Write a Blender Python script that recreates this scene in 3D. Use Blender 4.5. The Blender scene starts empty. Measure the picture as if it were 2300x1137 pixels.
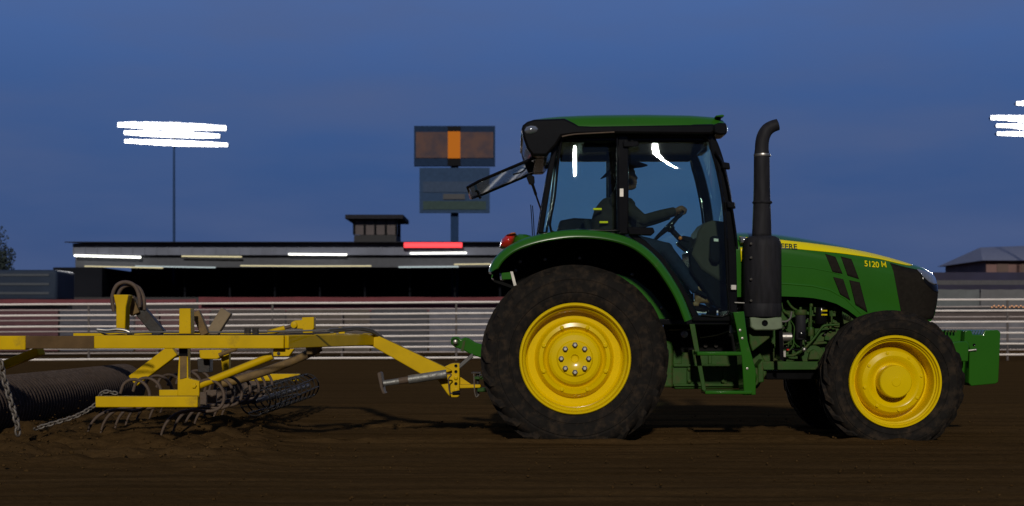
import bpy, bmesh, math, random
import numpy as np
from mathutils import Vector, Matrix, noise as mnoise
R = math.radians
PI = math.pi
rng = random.Random(7)
S = bpy.context.scene
COL = S.collection

# ---------------------------------------------------------------- camera, sky, sun, exposure
F, HY, CX, CZ = 3100.0, 734.0, 1150.0, 1.03
cam_d = bpy.data.cameras.new('camera')
cam = bpy.data.objects.new('camera', cam_d); COL.objects.link(cam)
cam.location = (0, 0, CZ); cam.rotation_euler = (R(90), 0, 0)
cam_d.sensor_width = 36; cam_d.lens = F / 2300 * 36
cam_d.shift_y = (HY - 568.5) / 2300
cam_d.clip_start = 0.5; cam_d.clip_end = 3000
cam_d.dof.use_dof = True; cam_d.dof.focus_distance = 12.9; cam_d.dof.aperture_fstop = 2.4
S.camera = cam

W = bpy.data.worlds.new('World'); S.world = W; W.use_nodes = True
def build_world():
    nt = W.node_tree; nt.nodes.clear()
    N = nt.nodes.new; L = nt.links.new
    out = N('ShaderNodeOutputWorld'); bg = N('ShaderNodeBackground'); L(bg.outputs[0], out.inputs[0])
    tc = N('ShaderNodeTexCoord')
    sep = N('ShaderNodeSeparateXYZ'); L(tc.outputs['Generated'], sep.inputs[0])
    ramp = N('ShaderNodeValToRGB'); L(sep.outputs['Z'], ramp.inputs[0])
    e = ramp.color_ramp.elements
    e[0].position = 0.0; e[0].color = (0.046, 0.076, 0.170, 1)
    e[1].position = 1.0; e[1].color = (0.068, 0.105, 0.24, 1)
    for p, c in ((0.05, (0.044, 0.082, 0.205)), (0.11, (0.040, 0.088, 0.232)), (0.17, (0.047, 0.104, 0.275)), (0.235, (0.066, 0.136, 0.345)), (0.5, (0.055, 0.11, 0.28))):
        k = ramp.color_ramp.elements.new(p); k.color = (*c, 1)
    mp = N('ShaderNodeMapping'); mp.inputs['Scale'].default_value = (2.6, 2.6, 11.0); L(tc.outputs['Generated'], mp.inputs[0])
    no = N('ShaderNodeTexNoise'); no.inputs['Scale'].default_value = 1.6; no.inputs['Detail'].default_value = 4; no.inputs['Roughness'].default_value = 0.5
    L(mp.outputs[0], no.inputs[0])
    cr = N('ShaderNodeValToRGB'); cr.color_ramp.elements[0].position = 0.38; cr.color_ramp.elements[1].position = 0.68
    cr.color_ramp.elements[0].color = (0, 0, 0, 1); cr.color_ramp.elements[1].color = (0.6, 0.6, 0.6, 1)
    L(no.outputs[0], cr.inputs[0])
    mx = N('ShaderNodeMix'); mx.data_type = 'RGBA'; L(cr.outputs[0], mx.inputs['Factor']); L(ramp.outputs[0], mx.inputs[6])
    mx.inputs[7].default_value = (0.078, 0.112, 0.232, 1)
    sky = N('ShaderNodeTexSky'); sky.sky_type = 'NISHITA'; sky.sun_disc = False
    sky.sun_elevation = R(-4); sky.sun_rotation = R(200)
    ad = N('ShaderNodeMix'); ad.data_type = 'RGBA'; ad.blend_type = 'ADD'; ad.inputs['Factor'].default_value = 0.1
    L(mx.outputs[2], ad.inputs[6]); L(sky.outputs[0], ad.inputs[7])
    dk = N('ShaderNodeMapRange'); dk.interpolation_type = 'SMOOTHSTEP'; dk.inputs[1].default_value = -.7; dk.inputs[2].default_value = .45; dk.inputs[3].default_value = .33; dk.inputs[4].default_value = 1.0
    L(sep.outputs['Y'], dk.inputs[0]); L(dk.outputs[0], bg.inputs['Strength'])
    L(ad.outputs[2], bg.inputs['Color'])
build_world()

sun_d = bpy.data.lights.new('arena_key_light', 'SUN'); sun = bpy.data.objects.new('arena_key_light', sun_d); COL.objects.link(sun)
sun_d.energy = 2.05; sun_d.color = (1.0, 0.93, 0.81); sun_d.angle = R(2.5)
sun.rotation_euler = Vector((0.02, 0.91, -0.40)).to_track_quat('-Z', 'Y').to_euler()

S.view_settings.view_transform = 'Standard'; S.view_settings.look = 'None'
S.view_settings.exposure = 0.0; S.view_settings.gamma = 1.0
S.cycles.max_bounces = 8; S.cycles.transparent_max_bounces = 24
S.cycles.use_denoising = True
S.cycles.sample_clamp_indirect = 4.0

# ---------------------------------------------------------------- helpers
def P(px, py, Y): return Vector(((px - CX) * Y / F, Y, CZ + (HY - py) * Y / F))
def lerp(a, b, t): return a + (b - a) * t
def interp(x, tab):
    if x <= tab[0][0]: return tab[0][1]
    for (x0, y0), (x1, y1) in zip(tab, tab[1:]):
        if x <= x1: return y0 + (y1 - y0) * (x - x0) / (x1 - x0)
    return tab[-1][1]
def smooth_path(pts, n=6):
    pts = [Vector(p) for p in pts]; out = []
    for i in range(len(pts) - 1):
        p0 = pts[max(i - 1, 0)]; p1 = pts[i]; p2 = pts[i + 1]; p3 = pts[min(i + 2, len(pts) - 1)]
        for k in range(n):
            t = k / n; t2 = t * t; t3 = t2 * t
            out.append(0.5 * ((2 * p1) + (p2 - p0) * t + (2 * p0 - 5 * p1 + 4 * p2 - p3) * t2 + (3 * p1 - p0 - 3 * p2 + p3) * t3))
    out.append(pts[-1]); return out

WL = {}
class MB:
    def __init__(s): s.v = []; s.f = []
    def add(s, vs, fs):
        b = len(s.v); s.v += [Vector(v) for v in vs]; s.f += [[i + b for i in f] for f in fs]; return s
    def box(s, c, d, rot=None):
        c = Vector(c); m = rot.to_3x3() if rot else Matrix.Identity(3)
        vs = [c + m @ Vector((x * d[0] / 2, y * d[1] / 2, z * d[2] / 2)) for x in (-1, 1) for y in (-1, 1) for z in (-1, 1)]
        return s.add(vs, [(0, 1, 3, 2), (4, 6, 7, 5), (0, 4, 5, 1), (2, 3, 7, 6), (0, 2, 6, 4), (1, 5, 7, 3)])
    def span(s, a, b):
        a = Vector(a); b = Vector(b); return s.box((a + b) / 2, [abs(x) for x in (b - a)])
    def prism(s, pts, Yr, y0, y1):
        """outline measured at distance Yr, real thickness from y0 to y1"""
        q = [P(x, y, Yr) for x, y in pts]; n = len(q)
        vs = [Vector((p.x, y0, p.z)) for p in q] + [Vector((p.x, y1, p.z)) for p in q]
        return s.add(vs, [list(range(n)), list(range(2 * n - 1, n - 1, -1))] + [(i, i + n, (i + 1) % n + n, (i + 1) % n) for i in range(n)])
    def loft(s, rings, closed=True, caps=True, loop=False):
        n = len(rings[0]); b = len(s.v); fs = []
        m = len(rings)
        for i in range(m if loop else m - 1):
            for j in range(n if closed else n - 1):
                a = i * n; c = ((i + 1) % m) * n; k = (j + 1) % n
                fs.append((a + j, a + k, c + k, c + j))
        if caps and closed and not loop: fs += [list(range(n - 1, -1, -1)), [(m - 1) * n + j for j in range(n)]]
        return s.add([v for r in rings for v in r], fs)
    def tube(s, path, r, n=10, caps=True, loop=False, flat=None):
        path = [Vector(p) for p in path]; m = len(path)
        rr = r if isinstance(r, (list, tuple)) else [r] * m
        rings = []; up = None
        for i, p in enumerate(path):
            if loop: t = path[(i + 1) % m] - path[i - 1]
            else: t = path[min(i + 1, m - 1)] - path[max(i - 1, 0)]
            t.normalize()
            if up is None: up = Vector((0, 1, 0)) if abs(t.y) < 0.9 else Vector((0, 0, 1))
            u = (up - t * up.dot(t)).normalized(); w = t.cross(u); up = u
            fu = flat or 1
            rings.append([p + (u * math.cos(2 * PI * k / n) * fu + w * math.sin(2 * PI * k / n)) * rr[i] for k in range(n)])
        return s.loft(rings, True, caps, loop)
    def bar(s, a, b, w, h, roll=Vector((0, 1, 0))):
        """rectangular tube from a to b, w along roll, h across"""
        a = Vector(a); b = Vector(b); t = (b - a).normalized(); u = (roll - t * roll.dot(t)).normalized(); v = t.cross(u)
        rings = [[p + u * (x * w / 2) + v * (z * h / 2) for x, z in ((-1, -1), (1, -1), (1, 1), (-1, 1))] for p in (a, b)]
        return s.loft(rings)
    def lathe(s, prof, c, n=64, axis='Y', closed=False):
        c = Vector(c); rings = []
        for k in range(n):
            a = 2 * PI * k / n; ca, sa = math.cos(a), math.sin(a); ring = []
            for r, h in prof:
                if axis == 'Y': ring.append(c + Vector((r * ca, h, r * sa)))
                elif axis == 'Z': ring.append(c + Vector((r * ca, r * sa, h)))
                else: ring.append(c + Vector((h, r * ca, r * sa)))
            rings.append(ring)
        return s.loft(rings, closed, False, True)
    def ball(s, c, r, sc=(1, 1, 1), n=14):
        c = Vector(c); rings = []
        for i in range(1, n // 2):
            t = PI * i / (n // 2)
            rings.append([c + Vector((r * sc[0] * math.sin(t) * math.cos(2 * PI * k / n), r * sc[1] * math.sin(t) * math.sin(2 * PI * k / n), r * sc[2] * math.cos(t))) for k in range(n)])
        return s.loft(rings)
    def build(s, name, m, parent=None, bevel=0, seg=2, ang=35, label=None, solid=0):
        me = bpy.data.meshes.new(name)
        lo = Vector([min(v[i] for v in s.v) for i in range(3)]); hi = Vector([max(v[i] for v in s.v) for i in range(3)])
        c = (lo + hi) / 2
        me.from_pydata([v - c for v in s.v], [], s.f)
        bm = bmesh.new(); bm.from_mesh(me); bmesh.ops.remove_doubles(bm, verts=bm.verts, dist=1e-5)
        bmesh.ops.recalc_face_normals(bm, faces=bm.faces); bm.to_mesh(me); bm.free()
        me.shade_smooth(); me.set_sharp_from_angle(angle=R(ang))
        o = bpy.data.objects.new(name, me); COL.objects.link(o); o.location = c; WL[o.name] = c.copy()
        if m: me.materials.append(m)
        if parent: attach(o, parent)
        if solid:
            md = o.modifiers.new('solid', 'SOLIDIFY'); md.thickness = solid; md.offset = -1
        if bevel:
            md = o.modifiers.new('bevel', 'BEVEL'); md.width = bevel; md.segments = seg; md.limit_method = 'ANGLE'; md.angle_limit = R(40)
        if label: o['label'] = label
        return o
def attach(o, parent):
    o.parent = parent; o.matrix_parent_inverse = Matrix.Translation(-WL[parent.name])
def empty(name, loc):
    o = bpy.data.objects.new(name, None); COL.objects.link(o); o.location = loc; WL[o.name] = Vector(loc); o.empty_display_size = 0.2; return o
def tag(o, label=None, cat=None, group=None, kind=None):
    if label: o['label'] = label
    if cat: o['category'] = cat
    if group: o['group'] = group
    if kind: o['kind'] = kind
    return o
def bake(o):
    dg = bpy.context.evaluated_depsgraph_get(); me = bpy.data.meshes.new_from_object(o.evaluated_get(dg))
    o.modifiers.clear(); o.data = me; me.shade_smooth(); return o
def remesh(o, vox, smooth=4):
    md = o.modifiers.new('r', 'REMESH'); md.mode = 'VOXEL'; md.voxel_size = vox
    if smooth:
        m2 = o.modifiers.new('s', 'SMOOTH'); m2.iterations = smooth; m2.factor = 0.5
    return bake(o)
def text_mesh(txt, size, bold=0.0, extrude=0.0):
    cu = bpy.data.curves.new('t', 'FONT'); cu.body = txt; cu.size = size; cu.offset = bold; cu.extrude = extrude
    o = bpy.data.objects.new('t', cu); COL.objects.link(o)
    dg = bpy.context.evaluated_depsgraph_get(); me = bpy.data.meshes.new_from_object(o.evaluated_get(dg))
    vs = [v.co.copy() for v in me.vertices]; fs = [list(p.vertices) for p in me.polygons]
    bpy.data.objects.remove(o); return vs, fs

# ---------------------------------------------------------------- materials
def mat(name, col, rough=0.5, metal=0.0, var=0.12, scale=6.0, dust=0.0, dustcol=(0.085, 0.055, 0.032), up=0.0, bump=0.0, bscale=60.0, spec=0.5, coat=0.0, emit=None, estr=0.0, stretch=None):
    m = bpy.data.materials.new(name); m.use_nodes = True; nt = m.node_tree; N = nt.nodes.new; L = nt.links.new
    b = nt.nodes['Principled BSDF']; b.inputs['Roughness'].default_value = rough; b.inputs['Metallic'].default_value = metal
    b.inputs['Specular IOR Level'].default_value = spec; b.inputs['Coat Weight'].default_value = coat; b.inputs['Coat Roughness'].default_value = 0.08
    tc = N('ShaderNodeTexCoord'); src = tc.outputs['Object']
    if stretch:
        mp = N('ShaderNodeMapping'); mp.inputs['Scale'].default_value = stretch; L(src, mp.inputs[0]); src = mp.outputs[0]
    no = N('ShaderNodeTexNoise'); no.inputs['Scale'].default_value = scale; no.inputs['Detail'].default_value = 6; L(src, no.inputs[0])
    mx = N('ShaderNodeMix'); mx.data_type = 'RGBA'; L(no.outputs[0], mx.inputs['Factor'])
    mx.inputs[6].default_value = (*[max(0, c * (1 - 2 * var)) for c in col], 1); mx.inputs[7].default_value = (*[min(1, c * (1 + 2 * var)) for c in col], 1)
    c_out = mx.outputs[2]
    if dust or up:
        n2 = N('ShaderNodeTexNoise'); n2.inputs['Scale'].default_value = scale * 0.8; n2.inputs['Detail'].default_value = 9; n2.inputs['Roughness'].default_value = 0.68; L(src, n2.inputs[0])
        rp = N('ShaderNodeMapRange'); rp.inputs[1].default_value = 0.72 - 0.45 * dust; rp.inputs[2].default_value = 0.92 - 0.3 * dust
        L(n2.outputs[0], rp.inputs[0]); f = rp.outputs[0]
        if up:
            ge = N('ShaderNodeNewGeometry'); sp = N('ShaderNodeSeparateXYZ'); L(ge.outputs['Normal'], sp.inputs[0])
            r2 = N('ShaderNodeMapRange'); r2.inputs[1].default_value = 0.55; r2.inputs[2].default_value = 0.95; r2.inputs[4].default_value = up; L(sp.outputs['Z'], r2.inputs[0])
            ma = N('ShaderNodeMath'); ma.operation = 'MAXIMUM'; L(f, ma.inputs[0]); L(r2.outputs[0], ma.inputs[1]); f = ma.outputs[0]
        m3 = N('ShaderNodeMix'); m3.data_type = 'RGBA'; L(f, m3.inputs['Factor']); L(c_out, m3.inputs[6]); m3.inputs[7].default_value = (*dustcol, 1); c_out = m3.outputs[2]
        rr = N('ShaderNodeMapRange'); rr.inputs[3].default_value = rough; rr.inputs[4].default_value = 0.95; L(f, rr.inputs[0]); L(rr.outputs[0], b.inputs['Roughness'])
    L(c_out, b.inputs['Base Color'])
    if bump:
        n4 = N('ShaderNodeTexNoise'); n4.inputs['Scale'].default_value = bscale; n4.inputs['Detail'].default_value = 5; L(src, n4.inputs[0])
        bp = N('ShaderNodeBump'); bp.inputs['Strength'].default_value = bump; bp.inputs['Distance'].default_value = 0.02; L(n4.outputs[0], bp.inputs['Height']); L(bp.outputs[0], b.inputs['Normal'])
    if emit:
        b.inputs['Emission Color'].default_value = (*emit, 1); b.inputs['Emission Strength'].default_value = estr
    return m
def glass(name, tint, refl=0.06, rough=0.02):
    m = bpy.data.materials.new(name); m.use_nodes = True; nt = m.node_tree; nt.nodes.clear(); N = nt.nodes.new; L = nt.links.new
    out = N('ShaderNodeOutputMaterial'); tr = N('ShaderNodeBsdfTransparent'); tr.inputs[0].default_value = (*tint, 1)
    gl = N('ShaderNodeBsdfGlossy'); gl.inputs['Roughness'].default_value = rough; gl.inputs[0].default_value = (0.9, 0.95, 1, 1)
    lw = N('ShaderNodeLayerWeight'); lw.inputs[0].default_value = .5; pw = N('ShaderNodeMath'); pw.operation = 'POWER'; pw.inputs[1].default_value = 5; L(lw.outputs['Facing'], pw.inputs[0]); fr = N('ShaderNodeMapRange'); fr.inputs[3].default_value = .04; fr.inputs[4].default_value = .8; L(pw.outputs[0], fr.inputs[0]); ms = N('ShaderNodeMixShader')
    df = N('ShaderNodeBsdfDiffuse'); df.inputs[0].default_value = (0.11, 0.10, 0.09, 1)
    tc = N('ShaderNodeTexCoord'); no = N('ShaderNodeTexNoise'); no.inputs['Scale'].default_value = 3; no.inputs['Detail'].default_value = 8; L(tc.outputs['Object'], no.inputs[0])
    mr = N('ShaderNodeMapRange'); mr.inputs[1].default_value = 0.35; mr.inputs[2].default_value = 0.8; mr.inputs[3].default_value = 0.0; mr.inputs[4].default_value = 0.025; L(no.outputs[0], mr.inputs[0])
    m0 = N('ShaderNodeMixShader'); L(mr.outputs[0], m0.inputs[0]); L(tr.outputs[0], m0.inputs[1]); L(df.outputs[0], m0.inputs[2])
    L(fr.outputs[0], ms.inputs[0]); L(m0.outputs[0], ms.inputs[1]); L(gl.outputs[0], ms.inputs[2]); L(ms.outputs[0], out.inputs[0])
    return m
def emis(name, col, st):
    m = bpy.data.materials.new(name); m.use_nodes = True; b = m.node_tree.nodes['Principled BSDF']
    b.inputs['Base Color'].default_value = (0.02, 0.02, 0.02, 1); b.inputs['Specular IOR Level'].default_value = 0.0; b.inputs['Emission Color'].default_value = (*col, 1); b.inputs['Emission Strength'].default_value = st
    return m

GREEN = mat('green_paint', (0.021, 0.112, 0.008), 0.20, var=0.06, scale=3, spec=.3, coat=0.45, dust=0.2)
GREEN_D = mat('dusty_green_casting', (0.022, 0.070, 0.009), 0.5, var=0.2, scale=7, dust=0.5, bump=0.06, spec=.18)
YELLOW = mat('yellow_wheel_paint', (0.72, 0.505, 0.0), 0.22, var=0.05, scale=5, spec=.3, coat=0.25, dust=0.14, dustcol=(0.30, 0.21, 0.02))
YSTRIPE = mat('yellow_stripe', (0.80, 0.66, 0.002), 0.22, var=0.03, spec=.3)
YDRAG = mat('worn_yellow_paint', (0.58, 0.372, 0.0), 0.45, var=0.10, scale=5, dust=0.24, dustcol=(0.17, 0.115, 0.035), up=0.8, bump=0.05, spec=.12)
YDIRTY = mat('muddy_yellow_steel', (0.20, 0.12, 0.03), 0.7, var=0.25, scale=6, dust=0.7, dustcol=(0.075, 0.05, 0.032), up=0.8, bump=0.2)
RUST = mat('brown_dusty_steel', (0.085, 0.056, 0.038), 0.7, 0.0, var=0.25, scale=12, dust=0.45, bump=0.2)
BROWN = mat('brown_beam', (0.10, 0.060, 0.026), 0.85, var=0.25, scale=8, bump=0.15, spec=.2)
TYRE = mat('black_rubber', (0.013, 0.0115, 0.0105), 0.8, var=0.2, scale=15, dust=0.55, dustcol=(0.048, 0.034, 0.023), bump=0.08, bscale=40, spec=.06)
BLACK = mat('black_plastic', (0.0055, 0.0055, 0.006), 0.15, var=0.2, scale=9, spec=.3)
BLACKR = mat('black_liner', (0.004, 0.004, 0.004), 0.8, var=0.2, spec=.15)
EXH = mat('black_heat_paint', (0.020, 0.0195, 0.023), 0.6, var=0.35, scale=8, dust=0.3, dustcol=(0.032, 0.027, 0.024), spec=.10, stretch=(3,3,.6))
GRILLE = mat('black_grille_mesh', (0.014, 0.0115, 0.009), 0.65, var=0.25, scale=30, spec=.06)
STEEL = mat('bare_steel', (0.40, 0.38, 0.35), 0.38, 0.85, var=0.2, scale=12, dust=0.3)
GALV = mat('galvanised_jack_steel', (0.22, 0.22, 0.21), 0.5, 0.6, var=0.3, scale=20, dust=0.4, bump=0.2)
CAST = mat('dark_cast_iron', (0.035, 0.033, 0.032), 0.55, 0.5, var=0.3, scale=10, dust=0.55, dustcol=(0.06, 0.042, 0.03), bump=0.2)
HOSE = mat('grey_hydraulic_hose', (0.10, 0.095, 0.09), 0.6, var=0.2)
GREY = mat('beige_grey_plastic', (0.042, 0.037, 0.028), 0.7, var=0.1, spec=.08)
GLASS = glass('tinted_cab_glass', (0.885, 0.995, 0.965))
LENS = mat('clear_lamp_lens', (0.28, 0.30, 0.34), 0.15, 0.6, var=0.2, scale=25, coat=1.0)
REDL = mat('red_lamp_lens', (0.45, 0.02, 0.012), 0.2, var=0.25, scale=14, coat=0.8)
ORANGEL = mat('orange_lamp_lens', (0.5, 0.14, 0.02), 0.2, var=0.2, coat=0.8)
PALE = mat('pale_dusty_green', (0.13, 0.17, 0.10), 0.6, var=0.2, scale=12, dust=0.3)
BADGE = mat('dark_badge_ink', (0.012, 0.03, 0.012), 0.4, var=0.05)
DENIM = mat('blue_denim', (0.012, 0.017, 0.030), 0.9, spec=.04, var=0.25, scale=30, bump=0.2)
JACKET = mat('grey_jacket_cloth', (0.024, 0.0205, 0.018), 0.9, spec=.04, var=0.25, scale=14, bump=0.15)
SKIN = mat('skin', (0.10, 0.052, 0.032), 0.5, spec=.15, var=0.08)
HAT = mat('black_felt', (0.007, 0.0065, 0.0065), 0.9, spec=.03, var=0.2)
TAN = mat('tan_leather', (0.16, 0.08, 0.03), 0.55, var=0.2)
SEATM = mat('dark_seat_cloth', (0.016, 0.016, 0.017), 0.9, spec=.04, var=0.2, scale=20, bump=0.2)
RAILM = mat('white_pipe_paint', (0.84, 0.75, 0.71), 0.5, var=0.12, scale=2, dust=0.2)
RAILD = mat('dull_white_pipe_paint', (0.40, 0.345, 0.33), 0.6, var=0.15, scale=2)
POST = mat('dusty_post_paint', (0.10, 0.085, 0.08), 0.7, var=0.2)
CHAINM = mat('galvanised_chain', (0.17, 0.15, 0.13), 0.6, 0.5, var=0.3, scale=30, dust=0.5)

# ---------------------------------------------------------------- ground: one sheet, dense where the camera stands near it
def fbm(x, y, s, o=4):
    a = 0; amp = 1.0
    for k in range(o):
        a += amp * mnoise.noise(Vector((x * s, y * s, 3.1 * k))); s *= 2.05; amp *= 0.5
    return a
def soil_h(x, y):
    """loose soil thrown up along the drag"""
    t = max(0, 1 - abs((y - 13.3) / 3.6) ** 3)
    xe = -2.15 - 0.15 * (y - 12)
    m = 1 / (1 + math.exp((x - xe) * 7))
    return t * m
def ground():
    xs = sorted(set([round(-7 + 0.045 * i, 4) for i in range(312)] + [-900, -500, -260, -140, -80, -50, -34, -24, -18, -14, -11, -9, -7.9, -7.4] + [7.4, 7.9, 9, 11, 14, 18, 24, 34, 50, 80, 140, 260, 500, 900]))
    ys = sorted(set([round(7.2 + 0.04 * i, 4) for i in range(290)] + [-60, -20, -5, 2, 5, 6.5, 7.0] + [19.2, 20.0, 21, 22.5, 24.5, 27, 30, 34, 39, 45, 55, 70, 95, 140, 220, 400, 800, 1600]))
    vs = []
    for y in ys:
        for x in xs:
            z = 0.0
            if -7.2 < x < 7.2 and 7 < y < 19.2:
                e = min(1, (7.2 - abs(x)) * 2, (y - 7.0) * 2, (19.2 - y) * 1.2)
                z = 0.022 * mnoise.noise(Vector((x * 0.35, y * 4.2, 0))) + 0.010 * fbm(x * 0.4, y * 1.3, 3.2, 3) + 0.012 * mnoise.noise(Vector((x * 0.5, y * 11, 5)))
                if -2.3 < x < 3.5 and (12.46 < y < 13.0 or 14.1 < y < 14.64):     # tread prints of the tractor
                    yy = (y - 12.73) if y < 13.5 else (y - 14.37)
                    z -= (.026 + .022 * math.sin((x - abs(yy) * .9) * 2 * PI / .235)) * min(1, (.27 - abs(yy)) * 12) * min(1, (x + 2.3) * 2)
                if -2.3 < x < 4.0 and abs(y - 12.42) < .12: z += .045 * (1 - abs(y - 12.42) / .12) * (.7 + .8 * mnoise.noise(Vector((x * 5, y * 7, 1)))) * min(1, (x + 2.3) * 2, (4.0 - x) * 2)
                sh = soil_h(x, y)
                if sh > 0.01:
                    z += sh * (0.10 + 0.11 * fbm(x, y, 2.2, 4) + 0.03 * fbm(x, y, 9, 2))
                z = (z - 0.012) * e
            vs.append((x, y, z))
    nx = len(xs); fs = []
    for j in range(len(ys) - 1):
        for i in range(nx - 1):
            a = j * nx + i; fs.append((a, a + 1, a + nx + 1, a + nx))
    me = bpy.data.meshes.new('ground'); me.from_pydata(vs, [], fs); me.shade_smooth()
    m = bpy.data.materials.new('harrowed_dirt'); m.use_nodes = True; nt = m.node_tree; N = nt.nodes.new; L = nt.links.new
    b = nt.nodes['Principled BSDF']; b.inputs['Roughness'].default_value = 1.0; b.inputs['Specular IOR Level'].default_value = 0.0
    tc = N('ShaderNodeTexCoord')
    mp = N('ShaderNodeMapping'); mp.inputs['Scale'].default_value = (0.10, 3.2, 1); L(tc.outputs['Object'], mp.inputs[0])
    n1 = N('ShaderNodeTexNoise'); n1.inputs['Scale'].default_value = 1.6; n1.inputs['Detail'].default_value = 8; n1.inputs['Roughness'].default_value = 0.62; L(mp.outputs[0], n1.inputs[0])
    n2 = N('ShaderNodeTexNoise'); n2.inputs['Scale'].default_value = 14; n2.inputs['Detail'].default_value = 8; n2.inputs['Roughness'].default_value = 0.7; L(tc.outputs['Object'], n2.inputs[0])
    c1 = N('ShaderNodeValToRGB'); c1.color_ramp.elements[0].position = 0.3; c1.color_ramp.elements[0].color = (0.041, 0.0235, 0.0088, 1)
    c1.color_ramp.elements[1].position = 0.72; c1.color_ramp.elements[1].color = (0.078, 0.0455, 0.0180, 1); L(n1.outputs[0], c1.inputs[0])
    mx = N('ShaderNodeMix'); mx.data_type = 'RGBA'; mx.blend_type = 'MULTIPLY'; mx.inputs['Factor'].default_value = 1.0; L(c1.outputs[0], mx.inputs[6]); r9 = N('ShaderNodeMapRange'); r9.inputs[1].default_value = .25; r9.inputs[2].default_value = .75; r9.inputs[3].default_value = .78; r9.inputs[4].default_value = 1.2; L(n2.outputs[0], r9.inputs[0]); L(r9.outputs[0], mx.inputs[7])
    L(mx.outputs[2], b.inputs['Base Color'])
    n3 = N('ShaderNodeTexNoise'); n3.inputs['Scale'].default_value = 30; n3.inputs['Detail'].default_value = 6; L(tc.outputs['Object'], n3.inputs[0])
    bp = N('ShaderNodeBump'); bp.inputs['Strength'].default_value = 0.35; bp.inputs['Distance'].default_value = 0.03; L(n3.outputs[0], bp.inputs['Height']); L(bp.outputs[0], b.inputs['Normal'])
    me.materials.append(m)
    o = bpy.data.objects.new('ground', me); COL.objects.link(o); o['kind'] = 'structure'
    return m
DIRT = ground()

def loose_soil():
    base = []
    bm = bmesh.new(); bmesh.ops.create_icosphere(bm, subdivisions=1, radius=1); bv = [v.co.copy() for v in bm.verts]; bf = [[v.index for v in f.verts] for f in bm.faces]; bm.free()
    mb = MB(); n = 0
    while n < 3000:
        x = rng.uniform(-6.5, -1.2); y = rng.uniform(9.8, 16.8); sh = soil_h(x, y)
        if rng.random() > sh * 0.9 + 0.03: continue
        r = 0.006 + 0.014 * rng.random() ** 4
        z = sh * (0.10 + 0.11 * fbm(x, y, 2.2, 4)) + (rng.random() ** 3 * 0.22 * sh if rng.random() < 0.35 else 0) - 0.01
        mb.add([Vector((x, y, z)) + Vector((v.x * r * rng.uniform(.7, 1.5), v.y * r * rng.uniform(.7, 1.2), v.z * r * rng.uniform(.6, 1.0))) for v in bv], bf); n += 1
    for k in range(1500):
        x = rng.uniform(-5, 6); y = 7.6 + 9 * rng.random() ** 1.4; r = 0.004 + 0.010 * rng.random() ** 4
        mb.add([Vector((x, y, 0.0)) + Vector((v.x * r * rng.uniform(.7, 1.5), v.y * r, v.z * r * rng.uniform(.6, 1.0))) for v in bv], bf)
    o = mb.build('loose_soil', DIRT, ang=180); tag(o, kind='stuff', label='dark loose soil churned up under the drag', cat='soil')
loose_soil()

# ---------------------------------------------------------------- floodlight masts
LAMP = emis('floodlight_glow', (0.96, 0.97, 1.0), 5)
HOUS = mat('grey_lamp_housing', (0.2, 0.21, 0.24), 0.5, 0.4)
MASTM = mat('sky_toned_mast_steel', (0.026, 0.055, 0.135), 0.9, 0, spec=.02)  # blue matched to the sky so the masts fade into it
def mast(Y, rows, polex, ytop, label, energy):
    base = P(polex, HY, Y); t = empty('floodlight_mast', (base.x, Y + 0.3, 0))
    tag(t, label, 'floodlight', 'floodlight masts')
    top = P(polex, ytop, Y).z
    MB().tube([(base.x, Y + 0.3, -0.2), (base.x, Y + 0.3, top)], [0.10, 0.055], 12).build('pole', MASTM, t)
    cs = []
    for (x0, x1, y0, y1, dia) in rows:
        a = P(x0, y0, Y); b = P(x1, y1, Y)
        MB().bar(a + Vector((0, 0.32, 0)), b + Vector((0, 0.32, 0)), 0.08, 0.08).build('crossarm', MASTM, t)
        r = dia * Y / F / 2; k = max(2, int((b - a).length / (2 * r * 0.80)))
        for i in range(k):
            c = a.lerp(b, (i + 0.5) / k) + Vector((0, rng.uniform(-.05, .05), rng.uniform(-.01, .01)))
            rr = r * rng.uniform(0.96, 1.08) * (1.02 - .42 * abs(2 * (i + .5) / k - 1) ** 2)
            hw = (b - a).length / k * .49; ux = (b - a).normalized()
            h = MB().bar(c - ux * hw + Vector((0, .14, 0)), c + ux * hw + Vector((0, .14, 0)), .2, 2 * rr).build('lamp_housing', HOUS, t, bevel=.03)
            MB().bar(c - ux * hw * .97, c + ux * hw * .97, .05, 1.9 * rr).build('lamp', LAMP, h, bevel=.025)
        cs.append(a.lerp(b, .5))
    c = sum(cs, Vector()) / len(cs)
    ld = bpy.data.lights.new('floodlight_beam', 'AREA'); ld.shape = 'RECTANGLE'; ld.size = 4; ld.size_y = 1.2; ld.energy = energy; ld.color = (1, 0.96, 0.92); ld.spread = R(90)
    lo = bpy.data.objects.new('floodlight_beam', ld); COL.objects.link(lo); WL[lo.name] = c
    lo.location = c + Vector((0, -0.5, 0)); lo.rotation_euler = (Vector((0, 14, 0)) - lo.location).to_track_quat('-Z', 'Y').to_euler(); attach(lo, t)
mast(80, [(264, 508, 280, 288, 17), (278, 494, 298, 306, 14), (279, 512, 317, 326, 13)], 388, 272, 'floodlight mast with three rows of lit white lamps above the long covered grandstand', 900)
mast(80, [(2283, 2470, 232, 238, 14), (2226, 2470, 264, 272, 15), (2238, 2470, 282, 290, 12), (2239, 2480, 300, 306, 12)], 2354, 225, 'floodlight mast with four lamp rows cut off by the right picture edge', 800)

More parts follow.
